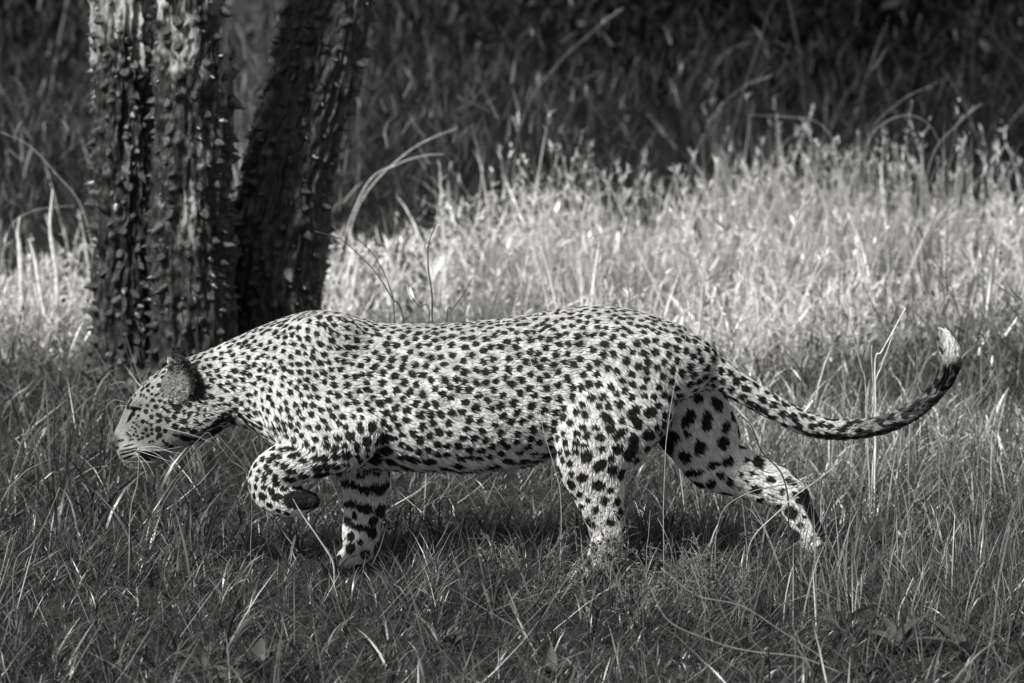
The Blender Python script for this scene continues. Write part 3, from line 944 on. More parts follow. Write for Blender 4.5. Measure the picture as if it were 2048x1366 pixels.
tree = empty('knobthorn_tree', (at(390, 815, 1.85).x, 1.85, 0))
tag(tree, 'knobbly barked tree with three dark trunks standing behind the head of the leopard', 'tree')
tips = []
tips.append(build_trunk(tree, ctrl_from_px([(176, 350, 850), (186, 322, 720), (192, 312, 400), (190, 310, 200), (184, 306, 0), (180, 300, -120)], 1.92), 3.6, (-.5, .1), 301, 92)[0])
tips.append(build_trunk(tree, ctrl_from_px([(292, 496, 850), (304, 478, 720), (308, 462, 500), (310, 458, 300), (318, 450, 120), (316, 448, 0), (314, 446, -120)], 1.80), 3.9, (.05, .15), 302, 104)[0])
tips.append(build_trunk(tree, ctrl_from_px([(436, 650, 850, 1.97), (464, 632, 660, 1.97), (464, 638, 560, 1.975), (486, 656, 400, 1.99), (520, 694, 240, 2.03), (552, 724, 120, 2.07), (582, 744, 0, 2.10), (612, 772, -120, 2.13)], 1.98), 3.5, (.9, .25), 303, 100, 'darkest trunk, leaning to the right', MAT_BARK_SHADED)[0])
crown_for(tree, tips, (-.3, 2.6, 5.0), 2.6, .95, 310)

# unseen trees added left of the view so their crowns shade the ground behind
for i, (x, y, lab) in enumerate([(-4.6, 2.2, 'unseen slim tree left of the three trunked tree, added to shade the far grass'),
                                 (-8.6, 3.0, 'unseen outermost tree left of the three trunked tree, added to shade the far bushes')]):
    t2 = empty('added_shade_tree', (x, y, 0)); tag(t2, lab, 'tree')
    v, q, t = limb_geo((x, y, -.05), (x + .2, y, 3.6), .14, .09, 0, 330 + i, 14, 12)
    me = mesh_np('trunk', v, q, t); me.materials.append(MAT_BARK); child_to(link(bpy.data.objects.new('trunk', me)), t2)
    crown_for(t2, [(x + .2, y, 3.6, .09)], (x + .3, y + .2, 5.1), 2.6, 1.0, 340 + i)

# ------------------------------------------------------------------ dark bushes at the back
for i, (px_, Y, hgt, wid, lab) in enumerate([
        (70, 7.2, .75, .8, 'dark bush behind the leftmost trunk'),
        (840, 7.6, .85, .8, 'dark bush just right of the leaning trunk, far behind'),
        (1180, 7.0, .80, .75, 'dark bush far behind the middle of the back of the leopard'),
        (1560, 6.6, .95, .9, 'darkest bush above the raised tail, left of its neighbour'),
        (1950, 6.9, 1.0, .9, 'dark bush in the upper right corner')]):
    X = (px_ - 1024) / 1000 * (13.8 + Y) / 14
    b = empty('bush', (X, Y, 0)); tag(b, lab, 'bush', 'dark bushes beyond the grass')
    r = np.random.default_rng(500 + i)
    cl = [np.array([X + r.normal(0, wid * .4), Y + r.normal(0, .3), hgt * r.uniform(.12, .85)]) for _ in range(34)]
    me = leaf_cloud('foliage', cl, .24, 150, .028, .026, MAT_LEAF, 510 + i)
    child_to(link(bpy.data.objects.new('foliage', me)), b)
    SV, SQ, ST, off = [], [], [], 0
    for c in cl[::2]:
        v, q, t = limb_geo((X + r.normal(0, .06), Y + r.normal(0, .06), 0), c, .012, .004, .05, int(r.integers(9999)), 5, 5)
        SV.append(v); SQ += [tuple(a + off for a in f) for f in q]; ST += [tuple(a + off for a in f) for f in t]; off += len(v)
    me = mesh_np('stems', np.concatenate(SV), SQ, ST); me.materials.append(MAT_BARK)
    child_to(link(bpy.data.objects.new('stems', me)), b)

# ------------------------------------------------------------------ grass
def blades(roots, h, wd, az, lean, bend, phi, shade, K=4):
    N = len(roots)
    P = np.empty((N, K + 1, 3)); P[:, 0] = roots
    for k in range(K):
        t = (k + .5) / K
        a = lean + bend * t ** 1.3
        d = np.stack([np.sin(a) * np.cos(az), np.sin(a) * np.sin(az), np.cos(a)], -1)
        P[:, k + 1] = P[:, k] + d * (h / K)[:, None]
    P[:, 1:, 2] = np.maximum(P[:, 1:, 2], roots[:, None, 2] + .004)
    W = np.stack([np.cos(phi), np.sin(phi), np.zeros(N)], -1)
    V = np.empty((N, K + 1, 2, 3))
    for k in range(K + 1):
        t = k / K
        prof = (.75 + .5 * t) * (1 - t ** 2.2) + .04
        V[:, k, 0] = P[:, k] - W * (wd * prof / 2)[:, None]
        V[:, k, 1] = P[:, k] + W * (wd * prof / 2)[:, None]
    b = (np.arange(N) * (K + 1) * 2)[:, None] + (np.arange(K) * 2)[None]
    q = np.stack([b, b + 1, b + 3, b + 2], -1).reshape(-1, 4)
    return V.reshape(-1, 3), q, np.repeat(shade, (K + 1) * 2)

def grass_obj(name, sets, mat, label):
    V, Q, Sd, off = [], [], [], 0
    for v, q, s in sets:
        V.append(v); Q.append(q + off); Sd.append(s); off += len(v)
    me = mesh_np(name, np.concatenate(V), np.concatenate(Q))
    set_attr(me, 'shade', np.concatenate(Sd))
    me.materials.append(mat)
    o = link(bpy.data.objects.new(name, me))
    tag(o, label, 'grass', kind='stuff')
    return o

def scatter(y0, y1, dens, margin=0.45):
    """random ground points in the strip, a little wider than the view"""
    hw = 1.024 * (13.8 + y1) / 14 + margin
    n = int(dens * (y1 - y0) * 2 * hw)
    x = rng.uniform(-hw, hw, n); y = rng.uniform(y0, y1, n)
    k = np.abs(x) < 1.024 * (13.8 + y) / 14 + margin
    return x[k], y[k]

def clumped(x, y, scale, pull):
    """draw roots together into tufts"""
    gx, gy = np.floor(x / scale), np.floor(y / scale)
    p = np.stack([gx * 7.13, gy * 5.71, gx * 0], -1)
    cx = (gx + .5 + .45 * vnoise(p + .37, 51)) * scale; cy = (gy + .5 + .45 * vnoise(p + .71, 52)) * scale
    return x + (cx - x) * pull, y + (cy - y) * pull

MAT_GRASS = mat_blade('grass_blade', .3, .04)
MAT_STRAW = mat_blade('straw_blade', .42, .08)

def near_leopard(x, y):
    return np.exp(-((y + .12) / .45) ** 2) * (np.abs(x) < .95)

def build_near_grass():
    sets = []
    U = rng.uniform
    # matted fine turf
    x, y = scatter(-2.9, 1.7, 9000); x, y = clumped(x, y, .06, .4)
    p = np.stack([x, y, 0 * x], -1); n = len(x)
    pc = 1024 + x * 1000 * 14 / (13.8 + y)
    hm = .66 + .5 * fbm(p * 3.4, 2, 61)
    h = U(.05, .135, n) * np.clip(hm, .3, 1.4)
    back = sstep(.3, 1.6, y)
    h *= 1 + .35 * back
    fleg = np.exp(-((pc - 710) / 90) ** 2) * (y < .1)
    h *= 1 - .35 * fleg
    hide = np.exp(-((y + .22) / .28) ** 2) * (.75 * sstep(770, 860, pc) + .45 * sstep(620, 560, pc))
    h *= 1 + hide
    lo = 1 - .9 * sstep(760, 420, pc)
    sh = np.exp(rng.normal(math.log(.041), .75, n)) * (1 + .45 * vnoise(p * 1.6, 62)) * (1 + 2.2 * back * lo) * (1 + 1.5 * sstep(1300, 1650, pc) * sstep(-.2, .9, y))  # dark tone puts foreground shade into the blade colour, easing towards the band
    az = 2.6 * fbm(p * 3.0, 2, 63) + rng.normal(0, 1.3, n)
    sets.append(blades(np.stack([x, y, gz(x, y) - .004], -1), h, U(.0014, .0035, n), az, np.abs(rng.normal(.45, .4, n)), U(.2, 3.0, n), U(0, 3.14, n), sh, 4))
    # broader blades, leaning and folded over
    x, y = scatter(-2.9, 1.7, 900); x, y = clumped(x, y, .10, .55)
    p = np.stack([x, y, 0 * x], -1); n = len(x)
    pc = 1024 + x * 1000 * 14 / (13.8 + y)
    h = U(.07, .19, n) * np.clip(.75 + .5 * fbm(p * 2.3, 2, 71), .35, 1.4)
    fleg = np.exp(-((pc - 690) / 110) ** 2) * (y < .1)
    h *= 1 - .4 * fleg
    left = sstep(520, 200, pc) * sstep(.05, .5, y); h *= 1 + .6 * left
    back = sstep(.3, 1.6, y); lo = 1 - .9 * sstep(760, 420, pc)
    sh = np.exp(rng.normal(math.log(.050), .6, n)) * (1 + 2.2 * back * lo) * (1 + 1.5 * sstep(1300, 1650, pc) * sstep(-.2, .9, y))
    sets.append(blades(np.stack([x, y, gz(x, y) - .004], -1), h, U(.0032, .0070, n), U(0, 6.28, n), np.abs(rng.normal(.35, .3, n)), U(.1, 2.4, n), U(0, 3.14, n), sh, 5))
    # dry straw lying and leaning
    x, y = scatter(-2.9, 1.7, 950)
    n = len(x)
    h = U(.06, .22, n); sh = np.exp(rng.normal(math.log(.075), .45, n))
    k = near_leopard(x, y) > .4; h[k] *= .6
    sets.append(blades(np.stack([x, y, gz(x, y) + U(0, .045, n)], -1), h, U(.0014, .0030, n), U(0, 6.28, n), U(.5, 1.6, n), rng.normal(.05, .3, n), U(0, 3.14, n), sh, 3))
    # thin standing stubble at the right, around the tail and behind
    x, y = scatter(-.6, 1.9, 620); pc = 1024 + x * 1000 * 14 / (13.8 + y)
    k = (pc > 1380) & (rng.random(len(x)) < sstep(1350, 1700, pc)); x, y = x[k], y[k]; n = len(x)
    h = U(.07, .20, n); sh = np.exp(rng.normal(math.log(.17), .45, n))
    sets.append(blades(np.stack([x, y, gz(x, y)], -1), h, U(.002, .004, n), U(0, 6.28, n), np.abs(rng.normal(.12, .16, n)), U(0, .7, n), U(0, 3.14, n), sh, 4))
    grass_obj('short_grass', sets, MAT_GRASS, 'short dark tangled grass, partly shade put into its colour, under and around the leopard')

def band_mask(x, y):
    """positive inside the pale stand, which reaches farther back to the right"""
    pc = 1024 + x * 1000 * 14 / (13.8 + y); p = np.stack([x, y, 0 * x], -1)
    return 3.35 + 1.2 * sstep(900, 1700, pc) + .35 * fbm(p * 1.6, 2, 95) - y

def build_pale_grass():
    sets = []; U = rng.uniform
    def keep(x, y):
        return band_mask(x, y) > 0
    def tall(x, y):
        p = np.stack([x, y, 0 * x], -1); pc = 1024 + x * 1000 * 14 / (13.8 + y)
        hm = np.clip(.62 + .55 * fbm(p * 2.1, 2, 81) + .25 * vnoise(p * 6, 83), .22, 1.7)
        front = sstep(1.5, 2.4, y - .5 * sstep(1400, 1900, pc) - .35 * sstep(700, 400, pc)) * (1 - .15 * sstep(640, 560, pc))  # blade colours carry the band's sunlight; it fades towards the near edge
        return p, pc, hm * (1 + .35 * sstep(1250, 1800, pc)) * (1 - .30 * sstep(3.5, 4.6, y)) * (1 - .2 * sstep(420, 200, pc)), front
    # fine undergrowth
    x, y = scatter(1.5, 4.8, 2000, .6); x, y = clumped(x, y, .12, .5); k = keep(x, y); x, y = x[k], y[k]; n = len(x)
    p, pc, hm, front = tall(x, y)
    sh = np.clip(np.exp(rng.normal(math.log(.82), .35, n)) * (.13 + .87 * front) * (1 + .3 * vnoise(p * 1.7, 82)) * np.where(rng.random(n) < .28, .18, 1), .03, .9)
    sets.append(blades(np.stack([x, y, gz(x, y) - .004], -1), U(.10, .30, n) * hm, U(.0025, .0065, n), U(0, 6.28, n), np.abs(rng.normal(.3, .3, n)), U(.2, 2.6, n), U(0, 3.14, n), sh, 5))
    # thin seed-headed stalks standing above it
    x, y = scatter(1.9, 4.8, 340, .6); k = keep(x, y); x, y = x[k], y[k]; n = len(x); p, pc, hm, front = tall(x, y)
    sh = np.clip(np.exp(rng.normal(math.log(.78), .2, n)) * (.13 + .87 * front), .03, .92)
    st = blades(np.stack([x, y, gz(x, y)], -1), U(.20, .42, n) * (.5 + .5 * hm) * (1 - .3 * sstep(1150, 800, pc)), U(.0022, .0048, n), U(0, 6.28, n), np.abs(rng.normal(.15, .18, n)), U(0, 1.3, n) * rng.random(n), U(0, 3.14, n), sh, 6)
    sets.append(st)
    G = st[0].reshape(n, 7, 2, 3).mean(2); hd = np.where(rng.random(n) < .6)[0]; m = 7
    hd = np.repeat(hd, m); t = rng.random((len(hd), 1)) ** 1.5
    root = G[hd, 6] * (1 - t) + G[hd, 5] * t
    sets.append(blades(root, U(.010, .026, len(hd)), U(.003, .006, len(hd)), U(0, 6.28, len(hd)), U(.1, 1.3, len(hd)), U(-.2, .8, len(hd)), U(0, 3.14, len(hd)), np.clip(sh[hd] * 1.05, .03, .92), 2))
    # leaf and seed flecks among the stems
    x, y = scatter(1.7, 4.7, 2100, .5); k = keep(x, y); x, y = x[k], y[k]; n = len(x); p, pc, hm, front = tall(x, y)
    z = gz(x, y) + U(.02, .20, n) * hm
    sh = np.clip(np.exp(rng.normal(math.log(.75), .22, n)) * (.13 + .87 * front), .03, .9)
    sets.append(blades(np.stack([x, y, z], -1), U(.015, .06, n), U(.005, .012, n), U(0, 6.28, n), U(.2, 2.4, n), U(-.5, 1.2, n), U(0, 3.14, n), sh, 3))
    grass_obj('pale_grass', sets, MAT_STRAW, 'pale dry grass in a band behind the leopard, sunlight put into its colour')

def build_far_grass():
    sets = []; U = rng.uniform
    x, y = scatter(3.0, 11.5, 900, .8); x, y = clumped(x, y, .2, .5); k = band_mask(x, y) < .1; x, y = x[k], y[k]
    p = np.stack([x, y, 0 * x], -1); n = len(x)
    pc = 1024 + x * 1000 * 14 / (13.8 + y)
    patch = (1 + .7 * vnoise(p * 1.2, 92)) * (1.0 + .9 * sstep(1350, 900, pc) * sstep(1, 2, y * .2)) * (1 + 4.5 * np.exp(-((pc - 505) / 70) ** 2))  # paler strip behind the trunk gap: lit grass put into the blade colour
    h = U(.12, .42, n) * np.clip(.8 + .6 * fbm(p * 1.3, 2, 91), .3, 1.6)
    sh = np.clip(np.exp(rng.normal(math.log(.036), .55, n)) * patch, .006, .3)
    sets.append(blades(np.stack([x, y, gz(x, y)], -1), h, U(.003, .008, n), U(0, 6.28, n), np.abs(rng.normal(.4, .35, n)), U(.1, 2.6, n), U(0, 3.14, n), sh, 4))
    x, y = scatter(3.0, 9.5, 900, .8); k = band_mask(x, y) < .1; x, y = x[k], y[k]; n = len(x); p = np.stack([x, y, 0 * x], -1); pc = 1024 + x * 1000 * 14 / (13.8 + y)
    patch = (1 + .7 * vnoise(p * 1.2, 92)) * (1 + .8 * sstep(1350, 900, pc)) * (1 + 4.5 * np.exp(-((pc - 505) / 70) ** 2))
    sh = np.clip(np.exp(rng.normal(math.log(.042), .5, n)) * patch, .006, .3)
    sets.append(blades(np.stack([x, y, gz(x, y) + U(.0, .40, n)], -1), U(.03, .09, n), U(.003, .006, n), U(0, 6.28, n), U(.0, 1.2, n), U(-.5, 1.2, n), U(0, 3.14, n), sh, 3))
    x, y = scatter(4.5, 9.5, 16, .8); n = len(x)
    sets.append(blades(np.stack([x, y, gz(x, y)], -1), U(.35, .75, n), U(.003, .006, n), U(0, 6.28, n), np.abs(rng.normal(.2, .2, n)), U(.1, 1.6, n), U(0, 3.14, n), np.clip(np.exp(rng.normal(math.log(.10), .5, n)), .03, .4), 6))
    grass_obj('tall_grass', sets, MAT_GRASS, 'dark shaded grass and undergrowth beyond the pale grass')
build_near_grass(); build_pale_grass(); build_far_grass()

# ------------------------------------------------------------------ leopard details
def tube_np(P, rad, k=6):
    P = np.asarray(P, float); rad = np.asarray(rad, float)
    T = np.gradient(P, axis=0); T /= np.linalg.norm(T, axis=1)[:, None] + 1e-12
    a = np.linspace(0, 2 * math.pi, k, endpoint=False); rings = []
    for i in range(len(P)):
        s = np.cross(T[i], [.21, .93, .3]); s /= np.linalg.norm(s); u = np.cross(T[i], s)
        rings.append(P[i] + (np.cos(a)[:, None] * s + np.sin(a)[:, None] * u) * rad[i])
    return ring_loft(rings)

MAT_WHISKER = mat_plain('whisker', .55, .4, 0, 40, .5)
def whisker(pts, Ys):
    C = crom([tuple(at(p[0], p[1], y)) for p, y in zip(pts, Ys)], 6)
    v, q, t = tube_np(C, np.linspace(.00042, .0001, len(C)), 5)
    me = mesh_np('whisker', v, q, t); me.materials.append(MAT_WHISKER)
    child_to(link(bpy.data.objects.new('whisker', me)), leo)
def hz(x, y): return (200 + x / 4.553, 660 + y / 4.553)
for a, b, c in (((345, 1070), (520, 1065), (720, 1150)), ((345, 1085), (540, 1090), (760, 1130)), ((345, 1090), (520, 1130), (700, 1300)),
                ((330, 1120), (420, 1200), (500, 1340)), ((320, 1110), (400, 1250), (430, 1380)),
                ((610, 895), (820, 950), (1040, 1030)), ((345, 1078), (500, 1100), (760, 1060)),
                ((335, 1095), (500, 1150), (680, 1210))):
    whisker([hz(*a), hz(*b), hz(*c)], (-.040 if a[0] < 600 else -.070, -.085, -.125))
for a, b, c in (((300, 570), (230, 480), (90, 500)), ((295, 580), (200, 470), (110, 490)), ((240, 660), (120, 640), (20, 740)), ((235, 690), (150, 700), (110, 800)), ((330, 545), (300, 470), (200, 470))):
    whisker([hz(*a), hz(*b), hz(*c)], (-.020, -.035, -.05))

def blob_mesh(name, c, rx, ry, rz, mat, parent, rot=0, seg=16, rings=10):
    u = np.linspace(.05, math.pi - .05, rings); a = np.linspace(0, 2 * math.pi, seg, endpoint=False); R = []
    for uu in u:
        p = np.stack([np.full(seg, math.cos(uu)) * rx, math.sin(uu) * np.sin(a) * ry, math.sin(uu) * np.cos(a) * rz], -1)
        p[:, 0] *= 1 - .12 * (p[:, 2] / rz)
        cs, sn = math.cos(rot), math.sin(rot)
        R.append(np.stack([p[:, 0] * cs + p[:, 2] * sn, p[:, 1], p[:, 2] * cs - p[:, 0] * sn], -1) + np.array(c))
    v, q, t = ring_loft(R)
    me = mesh_np(name, v, q, t); me.materials.append(mat)
    return child_to(link(bpy.data.objects.new(name, me)), parent)
MAT_NOSE = mat_plain('nose_leather', .045, .6, .35, 300, .25)
MAT_EYE = mat_plain('eye', .02, .08, .2, 200, .6)
blob_mesh('nose', at(230, 880, 0), .009, .0145, .0115, MAT_NOSE, leo, .35)
for s in (-1, 1):
    h = leo_bvh.ray_cast(CAM, ray(263, 817).normalized()) if s < 0 else None
    c = Vector(h[0]) if h and h[0] else at(263, 817, -.034)
    blob_mesh('eye', (c.x + .004, (c.y + .0042) * (1 if s < 0 else -1), c.z), .009, .005, .0028, MAT_EYE, leo, .05)

# ------------------------------------------------------------------ single stalks and twigs one can tell apart
def mat_stem(name, g, rough=.6):
    return mat_plain(name, g, rough, .35, 60, .3)
STEM = {k: mat_stem('stem_' + k, g) for k, g in (('pale', .50), ('straw', .28), ('grey', .14), ('dark', .035))}

def stalk(name, label, pts, Y, r0, r1, m, cat='grass stalk', group=None, seed_head=0, root=True, flat=False):
    """a stem through photo points (tip first) standing at depth Y, rooted in the ground"""
    Ys = Y if isinstance(Y, (tuple, list)) else [Y] * len(pts)
    W = [np.array(at(p[0], p[1], y)) for p, y in zip(pts, Ys)]
    if root and W[-1][2] > .01:
        d = W[-1] - W[-2]; z0 = float(gz(W[-1][0], W[-1][1])) - .01
        W.append(np.array([W[-1][0] + .1 * d[0], W[-1][1], z0]))
    C = crom(W, 7)[::-1]
    base = C[0].copy()
    jit = np.stack([vnoise(C * 12 + Y_seed(label), 3), 0 * C[:, 0], vnoise(C * 12 + Y_seed(label), 4)], -1)
    C = C + jit * .0045
    e = empty(name, (base[0], base[1], base[2])); tag(e, label, cat, group)
    rad = np.linspace(r0, r1, len(C)) / 1000
    if flat:  # flat ones are leaf blades rather than stalks
        v, q, t = tube_np(C, rad * np.sin(np.linspace(.5, 3.0, len(C))) ** .6 + .0002, 6)
        ctr = np.repeat(C, 6, axis=0); w = v[:len(ctr)] - ctr; w[:, 1] *= .25; v[:len(ctr)] = ctr + w
    else:
        v, q, t = tube_np(C, rad, 6)
    me = mesh_np('stem', v, q, t); me.materials.append(STEM[m])
    child_to(link(bpy.data.objects.new('stem' if not flat else 'blade', me)), e)
    if seed_head:
        r = np.random.default_rng(int(1000 * abs(base[0]) + 17 * len(label)))
        tip = C[-1]; back = C[-1] - C[-5]; back /= np.linalg.norm(back); n = seed_head
        P = tip - back * r.uniform(-.005, .07, (n, 1))
        vv, qq, ss = blades(P, r.uniform(.010, .024, n), r.uniform(.003, .006, n), np.arctan2(back[1], back[0]) + r.normal(0, .9, n), np.arccos(np.clip(back[2], -1, 1)) + r.normal(0, .35, n), r.normal(.2, .3, n), r.uniform(0, 3.14, n), r.uniform(.4, .75, n), 2)
        me = mesh_np('seed_head', vv, qq); set_attr(me, 'shade', ss); me.materials.append(MAT_STRAW)
        child_to(link(bpy.data.objects.new('seed_head', me)), e)
    return e
def Y_seed(s): return float(sum(ord(c) for c in s) % 97)

B = 'pale arching stalks behind the leopard'
stalk('grass_strand', 'pale stalk arching right from the leaning trunk, topmost of the three there', [(915, 256), (860, 278), (800, 318), (730, 390), (690, 520)], 3.0, 1.65, 0.72, 'pale', group=B, flat=False)
stalk('grass_strand', 'pale stalk beside the leaning trunk, bending level halfway up', [(890, 308), (850, 310), (800, 326), (730, 375), (668, 540)], 2.9, 1.65, 0.66, 'pale', group=B)
stalk('grass_strand', 'long pale stalk arching far right above the shoulder of the leopard', [(1200, 338), (1110, 360), (1000, 400), (945, 460), (930, 580)], 3.0, 1.65, 0.60, 'pale', group=B)
stalk('grass_strand', 'pale stalk bending level above the middle of the back', [(1292, 385), (1220, 388), (1100, 400), (1030, 440), (1005, 600)], 3.1, 1.45, 0.60, 'pale', group=B)
stalk('grass_strand', 'pale feathery stalk reaching the top edge, right of the leaning trunk', [(1240, 22), (1190, 60), (1120, 125), (1050, 230), (1010, 400)], 4.6, 1.65, 0.72, 'straw', group=B, seed_head=26)
stalk('grass_strand', 'tall thin stalk rising straight beside the leaning trunk', [(742, 60), (726, 160), (716, 260), (716, 380)], 4.2, 1.45, 0.84, 'straw', group=B)
stalk('grass_strand', 'faint stalk slanting up by the top edge, nearest the leaning trunk', [(845, 60), (860, 110), (868, 190), (880, 330)], 4.8, 1.45, 0.72, 'straw', group=B)
stalk('grass_strand', 'hooped pale stalk above the tail, looping over and down', [(1892, 330), (1868, 262), (1830, 232), (1780, 240), (1735, 290), (1722, 430)], 3.3, 1.65, 0.78, 'pale', group=B)
stalk('grass_strand', 'pale stalk with feathery tip slanting right above the raised tail', [(1955, 214), (1915, 252), (1868, 305), (1838, 430)], 3.4, 1.65, 0.72, 'pale', group=B, seed_head=30)
stalk('grass_strand', 'pale stalk bent level leftwards above the rump', [(1500, 232), (1570, 232), (1640, 246), (1672, 300), (1676, 420)], 3.5, 1.25, 0.54, 'straw', group=B)
stalk('grass_strand', 'leaning feather tipped stalk over the dark bush above the rump', [(1535, 155), (1480, 180), (1420, 240), (1380, 340)], 4.4, 1.45, 0.66, 'straw', group=B, seed_head=24)
stalk('grass_strand', 'slender leaning stalk above the tail base with pale tip', [(1860, 172), (1800, 205), (1740, 270), (1700, 420)], 3.9, 1.25, 0.60, 'straw', group=B)
stalk('grass_strand', 'long pale stalk arching down to the leftmost trunk from the left edge', [(4, 264), (60, 292), (115, 350), (165, 420), (196, 560)], 2.7, 1.65, 0.78, 'straw', group=B)
stalk('grass_strand', 'straight pale stalk left of the trunks bending level at its top', [(150, 410), (110, 412), (60, 424), (20, 460), (2, 560)], 2.8, 1.05, 0.60, 'straw', group=B)
stalk('grass_strand', 'broad pale blade upright left of the trunks', [(104, 378), (98, 440), (108, 520), (112, 620)], 2.6, 7, 4, 'pale', cat='grass stalk', flat=True)
stalk('grass_strand', 'broad pale drooping blade at the left edge, low beside the trunks', [(58, 478), (66, 505), (74, 540), (90, 640)], 2.5, 7, 4, 'pale', cat='grass stalk', flat=True)
stalk('grass_strand', 'short broad pale blade upright nearest the left edge', [(40, 435), (36, 470), (40, 500), (46, 620)], 2.7, 7, 4, 'pale', cat='grass stalk', flat=True)
T = 'dark twigs rising behind the back'
stalk('twig', 'dark bare twig arching from the leaning trunk down to the back', [(630, 462), (690, 482), (745, 535), (785, 595), (806, 655)], 1.0, 2.0, .9, 'dark', 'twig', T)
stalk('twig', 'shorter dark twig inside the arch of another behind the shoulder', [(702, 468), (745, 505), (776, 570), (790, 655)], .95, 1.8, .8, 'dark', 'twig', T)
stalk('twig', 'upright dark twig with a budded tip behind the shoulder', [(874, 448), (860, 480), (858, 520), (862, 580), (862, 650)], .8, 2.2, 1.1, 'dark', 'twig', T, seed_head=6)
stalk('twig', 'short forked dark twig right of the budded one', [(945, 556), (925, 590), (905, 620), (893, 650)], .8, 1.6, .7, 'dark', 'twig', T)
stalk('twig', 'short dark twig curving left of the budded one', [(818, 570), (822, 590), (838, 615), (860, 645)], .8, 1.4, .7, 'dark', 'twig', T)
stalk('twig', 'hooked dark twig above the rump', [(1195, 530), (1215, 512), (1240, 540), (1262, 610)], 1.2, 1.3, .7, 'grey', 'twig', T)
N = 'dry stems around the tail'
stalk('dry_stem', 'bright slanting straw with frayed top above the tail curve', [(1812, 616), (1792, 655), (1766, 705), (1752, 745)], .55, 2.24, 1.26, 'pale', 'dry stem', N)
stalk('dry_stem', 'second bright slanting straw crossing beside the frayed one', [(1800, 640), (1778, 690), (1762, 730), (1750, 790)], .6, 1.54, 0.84, 'pale', 'dry stem', N)
stalk('dry_stem', 'upright brown stem just inside the tail curve', [(1822, 600), (1826, 660), (1832, 740), (1822, 820)], .5, 1.54, 1.12, 'grey', 'dry stem', N)
stalk('dry_stem', 'upright stem left of the frayed straw, cut off at the top', [(1744, 690), (1748, 740), (1746, 800), (1740, 870)], .5, 1.68, 1.26, 'straw', 'dry stem', N)
stalk('dry_stem', 'leaning pale stem far left among those in the tail curve', [(1695, 605), (1705, 670), (1722, 730), (1733, 785)], .7, 1.68, 1.26, 'straw', 'dry stem', N)
stalk('dry_stem', 'forked grey stem nearest the tail tip', [(1862, 690), (1845, 735), (1815, 790), (1800, 850)], .5, 1.26, 0.84, 'grey', 'dry stem', N)
stalk('dry_stem', 'thin stem slanting right of the tail tip', [(1990, 735), (1960, 790), (1925, 850), (1905, 930)], .3, 1.26, 0.70, 'grey', 'dry stem', N)
F = 'thin stems in front of the leopard'
stalk('weed_stem', 'thin pale weed stem rising across the haunch to the tail base', [(1402, 565), (1378, 640), (1352, 760), (1334, 860), (1328, 960)], -.2, .8, .5, 'straw', 'weed stem', F, seed_head=5)
stalk('weed_stem', 'thin grey stem up the flank fold before the thigh', [(1062, 716), (1072, 770), (1084, 850), (1104, 930), (1120, 1010)], -.2, .8, .5, 'straw', 'weed stem', F)
stalk('twig', 'dark branching twig crossing the outstretched hind shank', [(1484, 833), (1506, 856), (1526, 905), (1562, 945), (1574, 1000), (1576, 1060)], -.05, 2.0, 1.4, 'dark', 'twig', F)
stalk('weed_stem', 'pale stem slanting across the outstretched hind foot', [(1668, 935), (1625, 968), (1570, 1012), (1500, 1085)], -.15, 1.7, 1.0, 'straw', 'weed stem', F)
stalk('weed_stem', 'thin stem running level over the outstretched hind shank', [(1690, 964), (1620, 962), (1560, 970), (1490, 990), (1440, 1040)], -.15, 1.4, .9, 'grey', 'weed stem', F)
stalk('grass_strand', 'pale upright blade standing before the chin', [(277, 892), (276, 925), (272, 970), (258, 1030)], -.14, 1.7, 1.2, 'grey', 'grass stalk', F, flat=True)
stalk('grass_strand', 'bent grey blade folding over under the throat', [(330, 962), (378, 905), (414, 870), (430, 880), (462, 920), (500, 975)], -.2, .8, .5, 'grey', 'grass stalk', F, flat=False)
stalk('grass_strand', 'pale blade slanting up to the pad of the raised paw', [(589, 1000), (610, 1035), (640, 1085), (664, 1130)], -.2, 2.2, 1.3, 'straw', 'grass stalk', F, flat=True)
G = 'long stems in the near grass'
stalk('long_stem', 'long grey stem sagging through the near grass, lower of two', [(1300, 1178), (1337, 1240), (1417, 1280), (1519, 1305), (1618, 1318), (1700, 1352)], -1.15, 1.6, 1.2, 'grey', 'grass stem', G, root=False)
stalk('long_stem', 'long grey stem slanting down through the near grass, upper of two', [(1322, 1137), (1391, 1189), (1483, 1210), (1556, 1258), (1629, 1305), (1660, 1335)], -1.0, 1.6, 1.2, 'grey', 'grass stem', G, root=False)
stalk('long_stem', 'tall pale stem at the right edge of the near grass', [(2018, 1050), (2001, 1156), (1985, 1255), (1974, 1330)], -1.3, 2.2, 1.4, 'grey', 'grass stem', G)
stalk('long_stem', 'thin pale stem slanting by the bottom right, kinked at its top', [(1828, 1158), (1812, 1190), (1798, 1225)], -.7, 2.0, 1.4, 'straw', 'grass stem', G)
stalk('long_stem', 'thin dark stem slanting left below the head', [(120, 975), (92, 1040), (62, 1090), (30, 1130)], -.5, 1.2, .8, 'grey', 'grass stem', G)

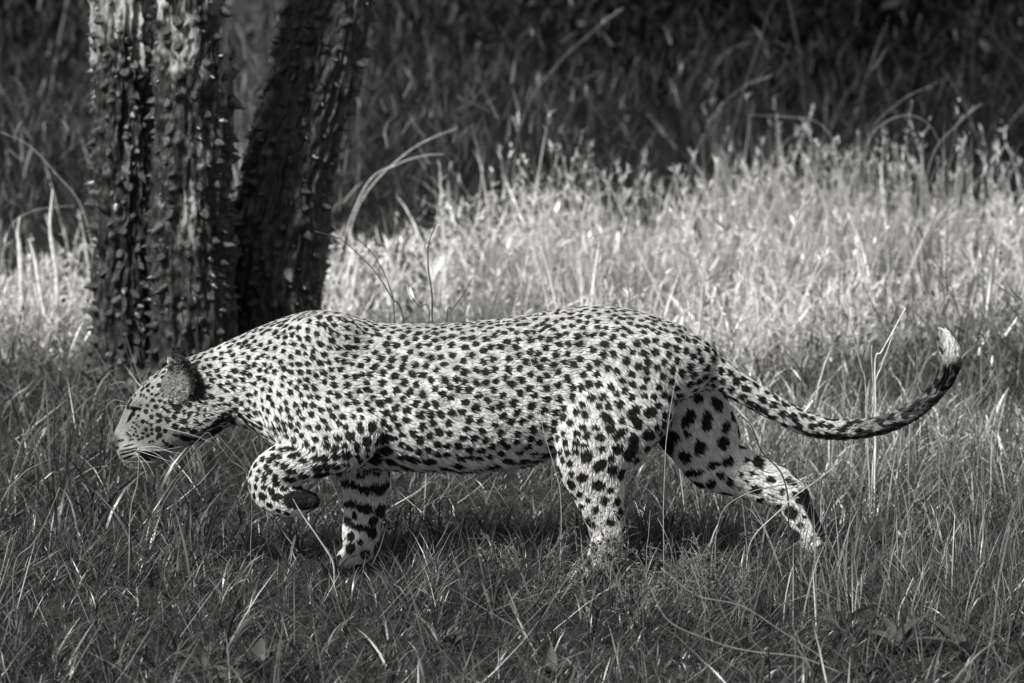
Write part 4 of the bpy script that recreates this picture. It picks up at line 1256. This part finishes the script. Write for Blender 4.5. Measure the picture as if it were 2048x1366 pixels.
# ------------------------------------------------------------------ wispy weeds and leafy rosettes
def wispy(label, px, py, hgt, seed, spread=.16):
    g = atg(px, py); r = np.random.default_rng(seed)
    e = empty('wispy_weed', (g.x, g.y, 0)); tag(e, label, 'weed', 'wispy weeds in front of the leopard')
    SV, SQ, ST, off = [], [], [], 0; tips = []
    def grow(A, d, L, rad, depth):
        nonlocal off
        n = 7; P = [np.array(A)]
        for i in range(n):
            d = d + r.normal(0, .16, 3); d /= np.linalg.norm(d); P.append(P[-1] + d * L / n)
        P = np.array(P); v, q, t = tube_np(P, np.linspace(rad, rad * .55, len(P)), 4)
        SV.append(v); SQ.extend(tuple(a + off for a in f) for f in q); ST.extend(tuple(a + off for a in f) for f in t); off += len(v)
        tips.extend(P[2:])
        if depth:
            for _ in range(r.integers(2, 5)):
                k = r.integers(2, n); dd = d + r.normal(0, .65, 3); dd[2] = abs(dd[2]) * .6 + .1
                grow(P[k], dd / np.linalg.norm(dd), L * r.uniform(.35, .6), rad * .65, depth - 1)
    for _ in range(7):
        d = np.array([r.normal(0, .5), r.normal(0, .4), 1.0]); grow((g.x + r.normal(0, spread * .3), g.y + r.normal(0, spread * .3), 0), d / np.linalg.norm(d), hgt * r.uniform(.7, 1.1), .0011, 2)
    me = mesh_np('stems', np.concatenate(SV), SQ, ST); me.materials.append(STEM['grey'])
    child_to(link(bpy.data.objects.new('stems', me)), e)
    me = leaf_cloud('leaflets', np.array(tips)[::2], .006, 2, .0042, .09, MAT_LEAF, seed + 1)
    child_to(link(bpy.data.objects.new('leaflets', me)), e)['kind'] = 'stuff'
for i, (px, py, h, lab) in enumerate([
        (1180, 1200, .17, 'wispy many branched weed hiding the near hind paw'), (1300, 1215, .18, 'wispy weed in front of the gap between the hind legs'),
        (1400, 1235, .17, 'wispy weed below the outstretched hind shank'), (1255, 1275, .15, 'wispy weed lowest of those below the thigh'),
        (1060, 1205, .15, 'wispy weed below the belly, left of the near hind leg'), (1510, 1250, .15, 'wispy weed left of the outstretched hind foot')]):
    wispy(lab, px, py, h, 700 + i)

def leaf_mesh(L, wd, fold, curl, seed):
    n = 6; V = []; 
    for i in range(n + 1):
        t = i / n; w_ = wd * math.sin(math.pi * min(.98, t * .92 + .06)) ** .8
        x = L * t; z = -curl * L * t * t + .04 * L * math.sin(t * 3)
        V += [(x, -w_ / 2, z + fold * w_), (x, 0, z), (x, w_ / 2, z + fold * w_)]
    q = []
    for i in range(n):
        a = i * 3; q += [(a, a + 1, a + 4, a + 3), (a + 1, a + 2, a + 5, a + 4)]
    me = mesh_np('leaf', np.array(V), q); r = np.random.default_rng(seed)
    set_attr(me, 'shade', np.full(len(V), .06 + .04 * r.random())); me.materials.append(MAT_LEAF)
    return me
LEAVES = [leaf_mesh(.075, .020, .3, .35, 1), leaf_mesh(.095, .016, .4, .6, 2), leaf_mesh(.06, .024, .25, .2, 3)]
def rosette(label, px, py, n, sc, seed):
    g = atg(px, py); r = np.random.default_rng(seed); z = float(gz(g.x, g.y))
    e = empty('leafy_weed', (g.x, g.y, z)); tag(e, label, 'weed', 'broad leaved weeds in the near grass')
    for i in range(n):
        o = link(bpy.data.objects.new('leaf', LEAVES[int(r.integers(3))]), e)
        o.rotation_euler = (r.normal(0, .3), -r.uniform(.35, 1.25), i * 2.4 + r.normal(0, .3))
        s = sc * r.uniform(.75, 1.25); o.scale = (s, s, s); o.location = (0, 0, .01)
for i, (px, py, n, sc, lab) in enumerate([
        (520, 1372, 13, 1.15, 'broad leaved weed at the bottom edge, below the planted foreleg'), (405, 1362, 9, 1.0, 'small broad leaved weed at the bottom edge, below the chin'),
        (1790, 1330, 12, 1.3, 'broad leaved weed at the lower right, largest of its kind'), (1690, 1290, 8, 1.0, 'small leafy weed left of the largest one at lower right'),
        (1105, 1370, 9, 1.0, 'leafy weed at the bottom edge under the middle of the leopard'), (1925, 1345, 9, 1.1, 'leafy weed in the bottom right corner'),
        (905, 1310, 8, .8, 'small leafy weed below the belly in the near grass')]):
    rosette(lab, px, py, n, sc, 800 + i)
